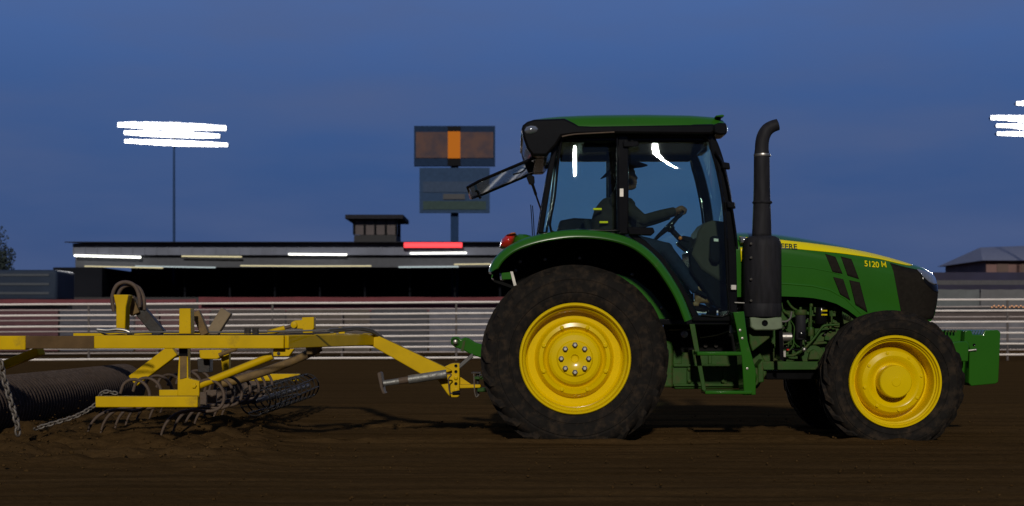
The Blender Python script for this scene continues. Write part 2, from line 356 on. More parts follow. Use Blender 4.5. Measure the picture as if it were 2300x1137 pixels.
# ---------------------------------------------------------------- rail fences
def rail_fence(Y, rails_px, x0, x1, m, r, post_step, label, tilt):
    t = empty('rail_fence', (0, Y, 0)); tag(t, label, 'fence')
    for y in rails_px:
        z = CZ + (HY - y) * Y / F
        MB().tube([(lerp(x0, x1, k / 40), Y, z + tilt * lerp(x0, x1, k / 40) + 0.004 * math.sin(k * 1.7 + y)) for k in range(41)], r, 10).build('rail', m, t)
    top = CZ + (HY - rails_px[0]) * Y / F
    k = 0; x = x0 + 0.7
    while x < x1:
        MB().tube([(x, Y + r + 0.03, -0.3), (x, Y + r + 0.03, top + tilt * x + 0.03)], 0.034, 10).build('post', POST, t)
        x += post_step
rail_fence(42, [678.5, 703.5, 728.5, 753.5, 778, 802.5], -36, 36, RAILM, 0.030, 5.6, 'white steel pipe rail fence with six rails at edge of dirt arena', 0.0052)
rail_fence(47, [693, 716, 741, 766, 790], -38, 38, RAILD, 0.022, 6.3, 'duller white pipe rail fence standing behind the first rail fence', 0.0040)

# banners and panels behind the second fence
def banner(x0, x1, y0, y1, Y, col, name, label, cat, group=None):
    a = P(x0, y0, Y); b = P(x1, y1, Y); n = 12; rings = []
    for i in range(n + 1):
        x = lerp(a.x, b.x, i / n); dy = 0.02 * math.sin(i * 1.9 + x0); sag = 0.015 * abs(math.sin(PI * i / n * 3))
        rings.append([Vector((x, Y + dy, b.z)), Vector((x, Y + dy, a.z - sag)), Vector((x, Y + dy + 0.02, a.z - sag)), Vector((x, Y + dy + 0.02, b.z))])
    o = MB().loft(rings).build(name, mat(name + '_cloth', col, 0.75, var=0.18, scale=2.5), None)
    tag(o, label, cat, group)
BG = 'sponsor banners along the fence'
bx = [(-140, 130, (0.07, 0.022, 0.03), 'maroon'), (134, 300, (0.055, 0.055, 0.075), 'slate grey'), (304, 470, (0.10, 0.05, 0.055), 'dusty rose'), (474, 640, (0.06, 0.05, 0.048), 'dark brown grey'),
      (644, 830, (0.075, 0.06, 0.05), 'taupe'), (834, 960, (0.045, 0.045, 0.055), 'charcoal'), (964, 1130, (0.10, 0.10, 0.125), 'pale lavender grey'), (1134, 1330, (0.05, 0.04, 0.04), 'brown')]
wh = ['at the left picture edge', 'behind the yellow drag post', 'behind the short yellow post', 'left of the clevis bracket', 'above the tongue of the drag', 'left of the green top link', 'beside the big rear wheel', 'hidden mostly by the tractor']
for (x0, x1, c, nm), w_ in zip(bx, wh):
    banner(x0, x1, 694, 789, 47.4, c, 'banner', f'plain {nm} cloth banner on the rear rail fence, {w_}', 'banner', BG)
banner(-160, 440, 672, 684, 48.2, (0.13, 0.022, 0.03), 'banner', 'long narrow dark red banner in front of grandstand, left half', 'banner', 'red banners below the grandstand')
banner(446, 1140, 667, 680, 48.2, (0.13, 0.020, 0.028), 'banner', 'long narrow dark red banner in front of grandstand, beside the rear wheel', 'banner', 'red banners below the grandstand')
banner(446, 1140, 682, 700, 48.6, (0.12, 0.028, 0.038), 'banner', 'faded maroon banner directly beneath the long dark red banner', 'banner', 'red banners below the grandstand')
for k, (x0, x1, c, nm) in enumerate([(2070, 2200, (0.10, 0.11, 0.115), 'cool grey'), (2203, 2330, (0.11, 0.11, 0.118), 'pale grey')]):
    banner(x0, x1, 650, 690, 47.6, c, 'banner', f'plain {nm} panel behind fence, right of the tractor nose' + (', nearer the nose' if k == 0 else ', at picture edge'), 'banner', BG)
for k, (x0, x1, y0, y1, c, nm) in enumerate([(2060, 2330, 699, 720, (0.065, 0.048, 0.045), 'brown'), (2060, 2330, 723, 768, (0.125, 0.125, 0.145), 'lavender grey')]):
    banner(x0, x1, y0, y1, 47.4, c, 'banner', f'{nm} banner strip on rear fence behind the green front weights', 'banner', BG)

# ---------------------------------------------------------------- grandstand
STAND = mat('shade_toned_stand_steel', (0.010, 0.011, 0.015), 0.9, var=0.3, scale=0.6, spec=.04)  # near black: the shade under the roof is put into this colour
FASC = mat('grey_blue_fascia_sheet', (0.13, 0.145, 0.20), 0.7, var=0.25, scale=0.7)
ROOFM = mat('dark_roof_sheet', (0.018, 0.018, 0.024), 0.7, var=0.2, spec=.08)
def grandstand():
    Y = 70
    def pt(x, y, Yd=Y): return P(x, y, Yd)
    xl, xr = pt(165, 0).x, pt(1240, 0).x
    t = empty('grandstand', ((xl + xr) / 2, Y, 0)); tag(t, 'long low dark covered grandstand with long lit lamp streaks under its roof', 'grandstand')
    zt, zf, zu = pt(0, 547).z, pt(0, 573).z, pt(0, 600).z
    o = MB().span((xl, Y, zf), (xr, Y + 0.25, zt))
    k = 0; x = xl
    while x < xr:                                             # standing seams of the fascia sheet
        o.box((x, Y - 0.02, (zt + zf) / 2), (0.04, 0.05, zt - zf)); x += 0.6
    o.build('fascia', FASC, t)
    MB().span((xl - 1.0, Y - .1, 0), (pt(242, 0, Y + .9).x, Y + 10.5, zu - .02)).build('end_wall', STAND, t)
    MB().add([(xl - 0.3, Y - 0.5, zt + 0.02), (xr + 0.3, Y - 0.5, zt + 0.02), (xr + 0.3, Y + 11, zt + 0.5), (xl - 0.3, Y + 11, zt + 0.5),
              (xl - 0.3, Y - 0.5, zt + 0.06), (xr + 0.3, Y - 0.5, zt + 0.06), (xr + 0.3, Y + 11, zt + 0.62), (xl - 0.3, Y + 11, zt + 0.62)],
             [(0, 1, 2, 3), (7, 6, 5, 4), (0, 4, 5, 1), (1, 5, 6, 2), (2, 6, 7, 3), (3, 7, 4, 0)]).build('roof', ROOFM, t)
    MB().span((xl, Y + 0.3, zu), (xr, Y + 0.5, zf - 0.02)).build('soffit_beam', mat('grey_beam', (0.05, 0.055, 0.07), 0.7), t)
    MB().span((xl, Y + 10.6, 0), (xr, Y + 10.9, zt + 0.4)).build('back_wall', STAND, t)
    for k in range(9):
        MB().span((xl, Y + 1.2 + k, 0), (xr, Y + 2.2 + k, 0.75 + 0.34 * k)).build('seating_tier', STAND, t)
    MB().span((xl, Y - 0.2, 0), (xr, Y, pt(0, 668).z)).build('front_wall', mat('front_wall_panel', (0.018, 0.016, 0.020), 0.7, var=0.3, scale=0.5), t)
    for i in range(11):
        x = lerp(xl + 0.3, xr - 0.3, i / 10)
        MB().tube([(x, Y + 2.6, 0), (x, Y + 2.6, zf)], 0.06, 8).build('column', STAND, t)
    W1 = emis('white_streak_glow', (1, 1, 0.92), 3); W2 = emis('warm_streak_glow', (1, 0.87, 0.5), .75); W3 = emis('cool_streak_glow', (0.75, 0.9, 0.92), .6)
    L_ = [(167, 316, 574, 578, W1, .06), (408, 543, 575.5, 577, W2, .035), (190, 366, 598, 602, W2, .028), (304, 484, 598, 601, W3, .03), (540, 720, 597, 598, W2, .03), (655, 834, 598, 597.5, W2, .03),
          (648, 779, 571, 572, W1, .05), (921, 1048, 569, 568, W1, .05), (895, 1030, 600, 599, W3, .035), (1020, 1102, 594, 593, W2, .03)]
    for (a, b, y0, y1, m, r) in L_:  # short lamps drawn out into tubes as long as their light trails
        p, q = pt(a, y0, Y - 0.1), pt(b, y1, Y - 0.1)
        MB().tube([p + Vector((0, 0, r * 1.2)), q + Vector((0, 0, r * 1.2))], r * 0.8, 6).build('streak_batten', HOUS, MB().tube([p, q], r, 10).build('lamp_streak', m, t))
grandstand()
def red_sign():
    t = empty('led_sign', P(973, 558, 69.6)); tag(t, 'narrow red illuminated sign bar fixed on the grandstand fascia', 'sign')
    a, b = P(905, 556, 69.7), P(1041, 545, 69.7)
    MB().span((a.x, 69.6, a.z), (b.x, 69.78, b.z)).build('sign_box', BLACK, t)
    for k in range(3):
        z = lerp(a.z, b.z, (k + .5) / 3); MB().span((a.x + .06, 69.56, z - .062), (b.x - .06, 69.6, z + .062)).build('led_row', emis('red_led', (1, 0.06, 0.07), 1.6 + 0.5 * (k == 1)), t)
red_sign()
def booth():
    t = empty('announcer_booth', P(842, 562, 72)); tag(t, 'dark flat roofed announcer booth on top of the grandstand', 'booth')
    Y = 72
    a, b = P(795, 562, Y), P(890, 493, Y)
    MB().span((a.x, Y, a.z), (b.x, Y + 3, P(0, 528, Y).z)).build('wall', mat('booth_wall', (0.02, 0.02, 0.024), 0.8), t)
    MB().span((a.x - .4, Y - 0.5, P(0, 493, Y).z), (b.x + .4, Y + 3.5, P(0, 484, Y).z)).build('roof', ROOFM, t)
    wz0, wz1 = P(0, 527, Y).z, P(0, 494, Y).z
    for k in range(5):
        x = lerp(a.x, b.x, k / 4); MB().box((x, Y + .1, (wz0 + wz1) / 2), (.12, .12, wz1 - wz0)).build('mullion', BLACK, t)
    MB().span((a.x + .05, Y + .15, wz0), (b.x - .05, Y + .18, wz1)).build('window', mat('booth_glass', (0.07, 0.055, 0.058), 0.25, var=.3, scale=.8), t)
    MB().span((a.x, Y + 2.8, wz0), (b.x, Y + 3, wz1)).build('rear_wall', BLACK, t)
    MB().span((a.x - 1.2, Y - .3, a.z - .02), (b.x + 1.0, Y - .22, P(0, 546, Y).z)).build('railing', mat('booth_rail', (0.05, 0.045, 0.05), 0.7), t)
booth()
def scoreboard():
    Y = 76; t = empty('scoreboard', (P(1020, 0, Y).x, Y, 0)); tag(t, 'scoreboard with dim orange lit panel above a grey board on one dark pole', 'scoreboard')
    x0, x1 = P(930, 0, Y).x, P(1112, 0, Y).x; pc = P(1020, 0, Y).x
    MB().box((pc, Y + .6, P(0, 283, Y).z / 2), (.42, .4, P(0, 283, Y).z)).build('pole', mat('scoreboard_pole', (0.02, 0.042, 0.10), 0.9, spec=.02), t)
    for ya, yb in ((283.5, 295), (357, 372.5)): MB().span((pc - .36, Y - .03, P(0, yb, Y).z), (pc + .36, Y - .002, P(0, ya, Y).z)).build('dark_panel', BLACK, t)
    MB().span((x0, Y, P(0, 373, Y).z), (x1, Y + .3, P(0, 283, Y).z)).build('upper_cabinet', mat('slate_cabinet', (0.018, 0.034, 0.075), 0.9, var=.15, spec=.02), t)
    m = bpy.data.materials.new('orange_led_screen'); m.use_nodes = True; nt = m.node_tree; b = nt.nodes['Principled BSDF']
    b.inputs['Base Color'].default_value = (0.05, 0.04, 0.05, 1); b.inputs['Roughness'].default_value = .5
    tc = nt.nodes.new('ShaderNodeTexCoord'); no = nt.nodes.new('ShaderNodeTexNoise'); no.inputs['Scale'].default_value = 1.4; nt.links.new(tc.outputs['Object'], no.inputs[0])
    cr = nt.nodes.new('ShaderNodeValToRGB'); cr.color_ramp.elements[0].position = .35; cr.color_ramp.elements[0].color = (0.075, 0.055, 0.06, 1); cr.color_ramp.elements[1].position = .62; cr.color_ramp.elements[1].color = (0.22, 0.10, 0.05, 1)
    nt.links.new(no.outputs[0], cr.inputs[0]); nt.links.new(cr.outputs[0], b.inputs['Emission Color']); b.inputs['Emission Strength'].default_value = 0.2; b.inputs['Specular IOR Level'].default_value = 0
    MB().span((x0 + .1, Y - .05, P(0, 355, Y).z), (x1 - .1, Y, P(0, 297, Y).z)).build('orange_screen', m, t)
    MB().span((pc - .34, Y - .12, P(0, 356, Y).z), (pc + .34, Y - .05, P(0, 296, Y).z)).build('bright_segment', emis('bright_orange_led', (0.52, 0.14, 0.002), .72), t)
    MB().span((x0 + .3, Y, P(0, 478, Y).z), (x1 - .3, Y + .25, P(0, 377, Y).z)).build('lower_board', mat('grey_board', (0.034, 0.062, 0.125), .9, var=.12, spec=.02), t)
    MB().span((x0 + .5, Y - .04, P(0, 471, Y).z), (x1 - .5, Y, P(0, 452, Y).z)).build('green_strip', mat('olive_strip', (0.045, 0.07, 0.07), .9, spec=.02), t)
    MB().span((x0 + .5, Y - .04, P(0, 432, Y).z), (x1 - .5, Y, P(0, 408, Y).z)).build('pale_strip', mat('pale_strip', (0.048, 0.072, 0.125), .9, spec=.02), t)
    MB().span((pc - .6, Y - .08, P(0, 448, Y).z), (pc + .6, Y - .04, P(0, 436, Y).z)).build('emblem_panel', mat('brown_panel', (0.022, 0.025, 0.035), .6), t)
scoreboard()

# right side: stands, building, lamps; left side: trailer and trees
def right_side():
    Y = 64
    t = empty('bleachers', (P(2200, 0, Y).x, Y, 0)); tag(t, 'dark navy draped bleachers with a grey middle band right of the tractor', 'bleachers')
    a, b = P(2040, 652, Y), P(2420, 606, Y)
    MB().span((a.x, Y, 0), (b.x, Y + 4, a.z - .1)).build('base', mat('bleacher_base', (0.03, 0.03, 0.035), .8), t)
    MB().span((a.x, Y - .1, P(0, 652, Y).z), (b.x, Y + .2, P(0, 640, Y).z)).build('lower_drape', mat('navy_drape', (0.016, 0.014, 0.038), .8, var=.25, scale=1.2), t)
    MB().span((a.x, Y + 1, P(0, 640, Y).z), (b.x, Y + 1.3, P(0, 628, Y).z)).build('seat_board', mat('grey_seat_board', (0.06, 0.058, 0.066), .7, var=.2), t)
    MB().span((a.x, Y + 2, P(0, 628, Y).z), (b.x, Y + 2.4, P(0, 608, Y).z)).build('upper_drape', mat('navy_drape_upper', (0.018, 0.016, 0.045), .8, var=.25, scale=1.2), t)
    Y = 85
    t = empty('building', (P(2270, 0, Y).x, Y, 0)); tag(t, 'plain brown walled building behind the navy draped bleachers', 'building')
    a, b = P(2215, 612, Y), P(2480, 586, Y)
    MB().span((a.x, Y, 0), (b.x, Y + 8, b.z)).build('wall', mat('brown_wall', (0.16, 0.09, 0.085), .8, var=.2, scale=.8), t)
    MB().add([(a.x - .4, Y - .5, b.z), (b.x + .4, Y - .5, b.z), (b.x + .4, Y + 8.5, b.z), (a.x - .4, Y + 8.5, b.z), (a.x + 1.0, Y + 4, P(0, 556, Y + 4).z), (b.x, Y + 4, P(0, 548, Y + 4).z)],
             [(0, 1, 5, 4), (1, 2, 5), (2, 3, 4, 5), (3, 0, 4), (0, 3, 2, 1)]).build('roof', mat('grey_roof', (0.16, 0.17, 0.23), .7, var=.15), t)
    for k in range(4):
        x = a.x + 1 + k * 1.5; MB().box((x, Y - .02, b.z - .5), (.7, .08, .6)).build('window', mat('warm_window', (0.10, 0.06, 0.05), .4), t)
    t = empty('string_light', P(2262, 689, 46.6)); tag(t, 'short band of tiny orange lamps behind the fence above the front weights', 'string light')
    wire = MB().tube([P(2225 + k * 10, 688.5, 46.6) for k in range(10)], .012, 6).build('cable', BLACK, t)
    og = emis('orange_bulb_glow', (1, .45, .2), 1.2)
    for k in range(18):
        MB().ball(P(2228 + k * 5, 687 if k % 2 else 690, 46.6), .022, n=8).build('bulb', og, t)
    Y = 53
    t = empty('stock_trailer', (P(40, 0, Y).x, Y, 0)); tag(t, 'dark blue stock trailer parked at the left picture edge behind the fence', 'trailer')
    a, b = P(-210, 676, Y), P(128, 606, Y); TM = mat('dark_blue_trailer', (0.020, 0.030, 0.052), .6, var=.25, scale=.5, spec=.1)
    MB().span((a.x, Y, a.z), (b.x, Y + 2.2, b.z)).build('body', TM, t, bevel=.12, seg=3)
    for k in range(3): MB().span((a.x + .3, Y - .03, a.z + .25 + k * .35), (b.x - .3, Y - .002, a.z + .34 + k * .35)).build('side_slat', mat('trailer_slat', (0.032, 0.042, 0.06), .6), t)
    for k in range(2): MB().lathe([(.12, .0), (.30, 0), (.34, .05), (.34, .2), (.3, .25)], (a.x + 1.8 + .8 * k, Y - .05, .36), 24).build('wheel', TYRE, t)
    MB().span((a.x + .2, Y + .3, .45), (b.x - .2, Y + 1.9, a.z - .01)).build('chassis', BLACK, t)
right_side()
def trees():
    leaf = mat('dusk_foliage', (0.022, 0.034, 0.030), .8, var=.35, scale=1.5); bark = mat('bark', (0.05, 0.04, 0.035), .9)
    for (px, Y, h, lab) in ((-30, 88, 7.6, 'dark leafy tree behind the stock trailer, cut by the left picture edge'),):
        b = P(px, HY, Y); t = empty('tree', (b.x, Y, 0)); tag(t, lab, 'tree')
        tr = MB().tube([(b.x, Y, -.1), (b.x + .1, Y, h * .3), (b.x - .1, Y, h * .6)], [.22, .16, .07], 10)
        for k in range(6):
            a = k * 1.05; tr.tube([(b.x, Y, h * (.28 + .04 * k)), (b.x + math.cos(a) * 1.0, Y + math.sin(a) * 1.0, h * (.45 + .06 * k))], [.07, .02], 6)
        tr.build('trunk', bark, t)
        mb = MB(); cl = [(rng.uniform(-1.3, 1.3), rng.uniform(-1.3, 1.3), rng.uniform(.34, .92) * h, rng.uniform(.45, .9)) for _ in range(26)]
        for k in range(6500):
            cx, cy, cz, cr = rng.choice(cl); d = Vector((rng.gauss(0, 1), rng.gauss(0, 1), rng.gauss(0, 1))).normalized() * cr * rng.random() ** .4
            c = Vector((b.x + cx, Y + cy, cz)) + d; u = Vector((rng.gauss(0, 1), rng.gauss(0, 1), rng.gauss(0, 1))).normalized(); v = u.orthogonal().normalized(); s = .09
            mb.add([c - u * s, c + v * s * .6, c + u * s, c - v * s * .6], [(0, 1, 2, 3)])
        mb.build('crown', leaf, t)
trees()

# ================================================================= TRACTOR
YC = 13.55                                                    # centre line of the tractor
T = empty('tractor', (P(1660, HY, YC).x, YC, 0))
tag(T, 'green farm tractor with yellow wheels, closed cab and black exhaust stack', 'tractor')

# ---- wheels
def wheel(cx, cy, Ym, y0, wid, Rt, Rr, front, near, label):
    c0 = P(cx, cy, Ym); sg = 1 if near else -1
    yo = y0 if near else y0 + wid
    c = Vector((c0.x, yo, c0.z))
    def pr(l): return [(r, h * sg) for r, h in l]
    fl = -0.035
    s = wid / 0.46; k = Rr
    if not front:
        prof = [(k * 1.0, 0.012), (k * .985, 0.0), (k * .955, 0.0), (k * .94, 0.022), (k * .93, 0.05), (k * .90, 0.062), (k * .885, 0.075), (k * .875, 0.19), (k * .84, .21), (k * .72, .21), (k * .69, .190), (k * .675, .145), (k * .64, .118), (k * .575, .110), (k * .545, .14), (k * .52, .16), (k * .49, .14), (k * .465, .100), (k * .42, .084), (k * .33, .080), (k * .305, .066), (k * .14, .060), (k * .12, .064), (k * .075, .066), (k * .065, .082), (k * .045, .088), (0.0, .088)]
    else:
        prof = [(k * 1.0, 0.014), (k * .985, 0.0), (k * .945, 0.0), (k * .93, 0.024), (k * .905, 0.03), (k * .895, 0.05), (k * .865, 0.055), (k * .85, 0.075), (k * .84, .20), (k * .815, .22), (k * .755, .22), (k * .735, .18), (k * .715, .125), (k * .66, .095), (k * .56, .08), (k * .50, .088), (k * .44, .115), (k * .40, .125), (k * .36, .125)]
    w = MB().lathe(pr(prof), c, 96).build('wheel', YELLOW, T, ang=30, label=label)
    # tyre carcass, flattened where it carries the load and sinks into the soil
    sw = [(k * .93, .055), (k * .97, .045), (k * 1.0, .030), (k * 1.035, .014), (lerp(k, Rt, .22), .002), (lerp(k, Rt, .235), .0075), (lerp(k, Rt, .26), .0075), (lerp(k, Rt, .275), .0), (lerp(k, Rt, .42), -.006), (lerp(k, Rt, .55), -.003), (lerp(k, Rt, .565), .004), (lerp(k, Rt, .60), .004), (lerp(k, Rt, .615), .0), (lerp(k, Rt, .72), .012), (lerp(k, Rt, .82), .035), (Rt - .035, .085), (Rt - .028, .15)]
    full = sw + [(Rt - .022, wid / 2)] + [(r, wid - h) for r, h in reversed(sw)]
    tb = MB().lathe(pr(full), c, 120)
    nl = 23 if not front else 21
    for i in range(nl):                                       # chevron lugs, one bar per side, staggered
        for side in (0, 1):
            a0 = 2 * PI * (i + .5 * side) / nl; rings = []
            for q in range(6):
                t = q / 5; h = lerp(wid * .53, .012, t); aa = a0 + lerp(0, .42 if not front else .46, t) ; hw = lerp(.026, .034, t)
                if side: h = wid - h
                ro = lerp(Rt, Rt - .008, t) if t < .95 else Rt - .05
                ri = Rt - .05 if t < .95 else Rt - .10
                ring = []
                for (da, rr) in ((-hw * 1.2, ri), (-hw * .8, ro), (hw * .8, ro), (hw * 1.2, ri)):
                    an = aa + da / Rt; ring.append(c + Vector((rr * math.cos(an), h * sg, rr * math.sin(an))))
                rings.append(ring)
            tb.loft(rings)
    for v in tb.v:
        if v.z < fl - 0.02:
            d = fl - 0.02 - v.z; v.z = fl - 0.02 - d * .12
            v.y += -sg * .1 * d if (v.y - yo) * sg < wid / 2 else sg * .1 * d
    tb.build('tyre', TYRE, w, ang=40)
    if not front:
        for i in range(8):
            an = 2 * PI * i / 8 + R(90); r = Rr * .245
            p = c + Vector((r * math.cos(an), 0, r * math.sin(an)))
            MB().lathe(pr([(.026, .064), (.026, .045), (.019, .040), (.019, .025), (.014, .022), (0, .022)]), p, 6).build('lug_bolt', STEEL, w, ang=20)
        for i in range(8):
            an = 2 * PI * (i + .5) / 8; r = Rr * .6; hm = MB()
            p = c + Vector((r * math.cos(an), 0, r * math.sin(an)))
            hm.lathe(pr([(.021, .118), (.021, .102), (.012, .096), (0, .096)]), p, 6)
            hm.build('clamp_bolt', YELLOW, w, ang=20)
    else:
        MB().lathe(pr([(k * .36, .13), (k * .355, .02), (k * .345, -.004), (k * .325, -.012), (k * .10, -.015), (k * .09, -.019), (0, -.019)]), c, 48).build('hub_cap', YELLOW, w, ang=30)
        for i in range(8):
            an = 2 * PI * i / 8 + .2; r = Rr * .62; hm = MB()
            hm.lathe(pr([(.016, .094), (.016, .078), (0, .076)]), c + Vector((r * math.cos(an), 0, r * math.sin(an))), 6)
            hm.build('lug_bolt', YELLOW, w, ang=20)
    return w
rw = wheel(1292, 806, 12.5, 12.5, .47, .862, .508, False, True, 'large rear wheel towards the camera')
fw = wheel(2012, 858, 12.55, 12.55, .38, .655, .425, True, True, 'front wheel towards the camera with big round hub cap')
wheel(1292, 806, 12.5, 14.13, .47, .862, .508, False, False, 'large rear wheel on the far side')
wheel(2012, 858, 12.55, 14.17, .38, .655, .425, True, False, 'front wheel on the far side')

# ---- fenders
FP = [(1097, 610), (1103, 592), (1118, 571), (1146, 549), (1184, 533), (1234, 521), (1290, 515), (1350, 518), (1402, 529), (1442, 548), (1480, 581), (1512, 624), (1537, 668), (1556, 716)]
def fender(near):
    fp = smooth_path([P(x, y, 12.45) for x, y in FP], 4); cN = Vector((P(1300, 700, 12.45).x, 0, P(1300, 700, 12.45).z))
    s = 1 if near else -1
    def yy(d): return 12.42 + d if near else 2 * YC - 12.42 - d
    rings = []
    for i, p in enumerate(fp):
        t = (fp[min(i + 1, len(fp) - 1)] - fp[max(i - 1, 0)]).normalized(); n = Vector((-t.z, 0, t.x))
        if n.dot(Vector((p.x, 0, p.z)) - cN) < 0: n = -n
        e = min(1, i / 5 + .35)
        prof = [(-.082 * e, .008), (-.070 * e, -.004), (-.030, .004), (-.006, .032), (0.0, .08), (0.0, .62), (-.02, .63), (-.02, .09), (-.036, .05), (-.070 * e, .018)]
        rings.append([Vector((p.x + n.x * o, yy(d), p.z + n.z * o)) for o, d in prof])
    f = MB().loft(rings).build('fender', GREEN, T, ang=50)
    wall = FP + [(1556, 727), (1300, 727), (1200, 690), (1150, 622)]
    MB().prism(wall, 12.45, yy(.60), yy(.63)).build('fender_wall', GREEN, f)
    outer = [(x + (6 if x < 1290 else -4), y + 10) for x, y in FP]
    inner = [(1160, 640), (1200, 612), (1250, 606), (1300, 604), (1350, 606), (1392, 608), (1440, 622), (1478, 652), (1510, 692), (1534, 718)]
    MB().prism(outer + inner[::-1], 12.45, yy(.585), yy(.597)).build('fender_liner', BLACKR, f)
    if near:
        for (x, y) in ((1302, 580), (1158, 608), (1224, 583), (1420, 617), (1486, 692), (1168, 588)):
            p = P(x, y, 13.0); MB().lathe([(.017, .0), (.017, -.012), (.011, -.016), (0, -.016)], (p.x, yy(.585), p.z), 12).build('bolt', STEEL, f)
    return f
fd = fender(True); fender(False)
# rear lamp cluster on the fender
lampb = MB()
def blob(pts, Yr, y0, y1, m=10):
    """rounded solid from a side outline"""
    mb = MB(); q = [P(x, y, Yr) for x, y in pts]; c = sum(q, Vector()) / len(q); rings = []
    for i in range(m + 1):
        t = -1 + 2 * i / m; s = max(.25, (1 - abs(t) ** 3) ** .4)
        rings.append([Vector((c.x + (p.x - c.x) * s, lerp(y0, y1, (t + 1) / 2), c.z + (p.z - c.z) * s)) for p in q])
    return mb.loft(rings)
blob([(1150, 562), (1152, 536), (1165, 528), (1182, 529), (1197, 534), (1206, 543), (1196, 560), (1170, 566)], 12.95, 12.62, 13.05).build('lamp_housing', GREEN, fd, ang=60)
blob([(1122, 558), (1126, 541), (1138, 530), (1152, 527), (1161, 530), (1156, 545), (1148, 562), (1132, 564)], 12.95, 12.60, 13.02).build('tail_light', REDL, fd, ang=60)
blob([(1136, 533), (1148, 526), (1158, 526), (1160, 530), (1146, 534)], 12.93, 12.58, 12.9).build('turn_signal', ORANGEL, fd, ang=60)
MB().prism([(1126, 616), (1146, 614), (1150, 630), (1128, 631)], 12.9, 12.6, 12.9).build('lamp_bracket', GREEN, fd, bevel=.006)
MB().prism([(1122, 616), (1126, 616), (1128, 630), (1124, 630)], 12.9, 12.62, 12.85).build('reflector', LENS, fd)
MB().prism([(1146, 612), (1152, 612), (1160, 642), (1154, 644)], 12.9, 12.7, 12.74).build('bracket_arm', STEEL, fd)

# ---- hood: one lofted shell; patches (stripe, grille, vents, badges) follow its surface
HTOP = [(1640, 515), (1655, 517), (1700, 518), (1750, 521), (1800, 528), (1850, 537), (1900, 547), (1950, 558), (2000, 571), (2040, 582), (2075, 592), (2095, 601), (2108, 610), (2116, 622), (2119, 636)]
HBOT = [(1640, 668), (1755, 666), (1800, 668), (1840, 672), (1875, 683), (1900, 697), (1920, 712), (1945, 728), (2000, 726), (2090, 722), (2097, 720), (2108, 680), (2119, 640)]
HW = [(1640, .43), (1750, .43), (1900, .425), (2000, .41), (2060, .39), (2090, .365), (2105, .32), (2113, .27), (2119, .12)]
YH = 13.2
def hx(px): return (px - CX) * YH / F
def xpx(X): return X * F / YH + CX
def hz(py): return CZ + (HY - py) * YH / F
def hsurf(px, d, side=-1, off=0.0):
    w = interp(px, HW); Rr = .20; t = min(1, max(0, d / Rr)); sh = (1 - (1 - t) ** 2.4) ** (1 / 2.4)
    sh += .012 * math.sin(min(1, max(0, d / .5)) * PI)
    return Vector((hx(px), YC + side * (w * sh + off), hz(interp(px, HTOP)) - d + off * (1 - t)))
def hood():
    mb = MB(); st = [1640, 1655, 1680, 1700, 1725, 1750, 1775, 1800, 1825, 1850, 1875, 1900, 1920, 1945, 1970, 2000, 2020, 2040, 2060, 2075, 2090, 2100, 2106, 2111, 2115, 2118, 2119]
    rings = []
    for px in st:
        D = hz(interp(px, HTOP)) - hz(interp(px, HBOT)); ds = [0, .004, .012, .03, .055, .09, .13, .17, .21] + [.21 + (D - .21) * k / 8 for k in range(1, 9)] if D > .3 else [D * k / 16 for k in range(17)]
        rings.append([hsurf(px, d, -1) for d in reversed(ds)] + [hsurf(px, d, 1) for d in ds[1:]])
    mb.loft(rings, False, False)
    mb.add(rings[-1], [list(range(len(rings[-1])))])
    return mb.build('hood', GREEN, T, ang=60)
HOOD = hood()
def patch(xs, up, lo, name, m, side=-1, off=.004, n=10, solid=.006):
    mb = MB(); rings = []
    for px in xs:
        zt = hz(interp(px, HTOP)); a = interp(px, up) if isinstance(up, list) else up; b = interp(px, lo)
        rings.append([hsurf(px, max(0.002, zt - hz(lerp(a, b, k / n))), side, off) for k in range(n + 1)])
    return mb.loft(rings, False, False).build(name, m, HOOD, ang=60, solid=solid)
def quad_patch(q, name, m, side=-1, off=.004, n=8, solid=.006):
    mb = MB(); rings = []
    for i in range(n + 1):
        s = i / n; r = []
        for k in range(n + 1):
            t = k / n
            x = (1 - s) * ((1 - t) * q[0][0] + t * q[3][0]) + s * ((1 - t) * q[1][0] + t * q[2][0]); y = (1 - s) * ((1 - t) * q[0][1] + t * q[3][1]) + s * ((1 - t) * q[1][1] + t * q[2][1])
            r.append(hsurf(x, max(.002, hz(interp(x, HTOP)) - hz(y)), side, off))
        rings.append(r)
    return mb.loft(rings, False, False).build(name, m, HOOD, ang=60, solid=solid)
SU = [(1660, 532), (1750, 539), (1826, 547), (1888, 554.5), (1950, 565), (1991, 574), (2028, 585), (2049, 592), (2054, 594.5)]
SL = [(1660, 550), (1753, 557.5), (1805, 562.5), (1888, 570), (1970, 580.5), (2012, 590), (2035, 594.5), (2049, 596), (2054, 595.5)]
VENTS = [[(1849, 571), (1872, 578), (1888, 616), (1866, 613)], [(1884, 577), (1908, 583), (1925, 628), (1899, 620)], [(1867, 623), (1889, 628), (1905, 675), (1883, 662)], [(1903, 630), (1926, 635), (1944, 702), (1917, 685)]]
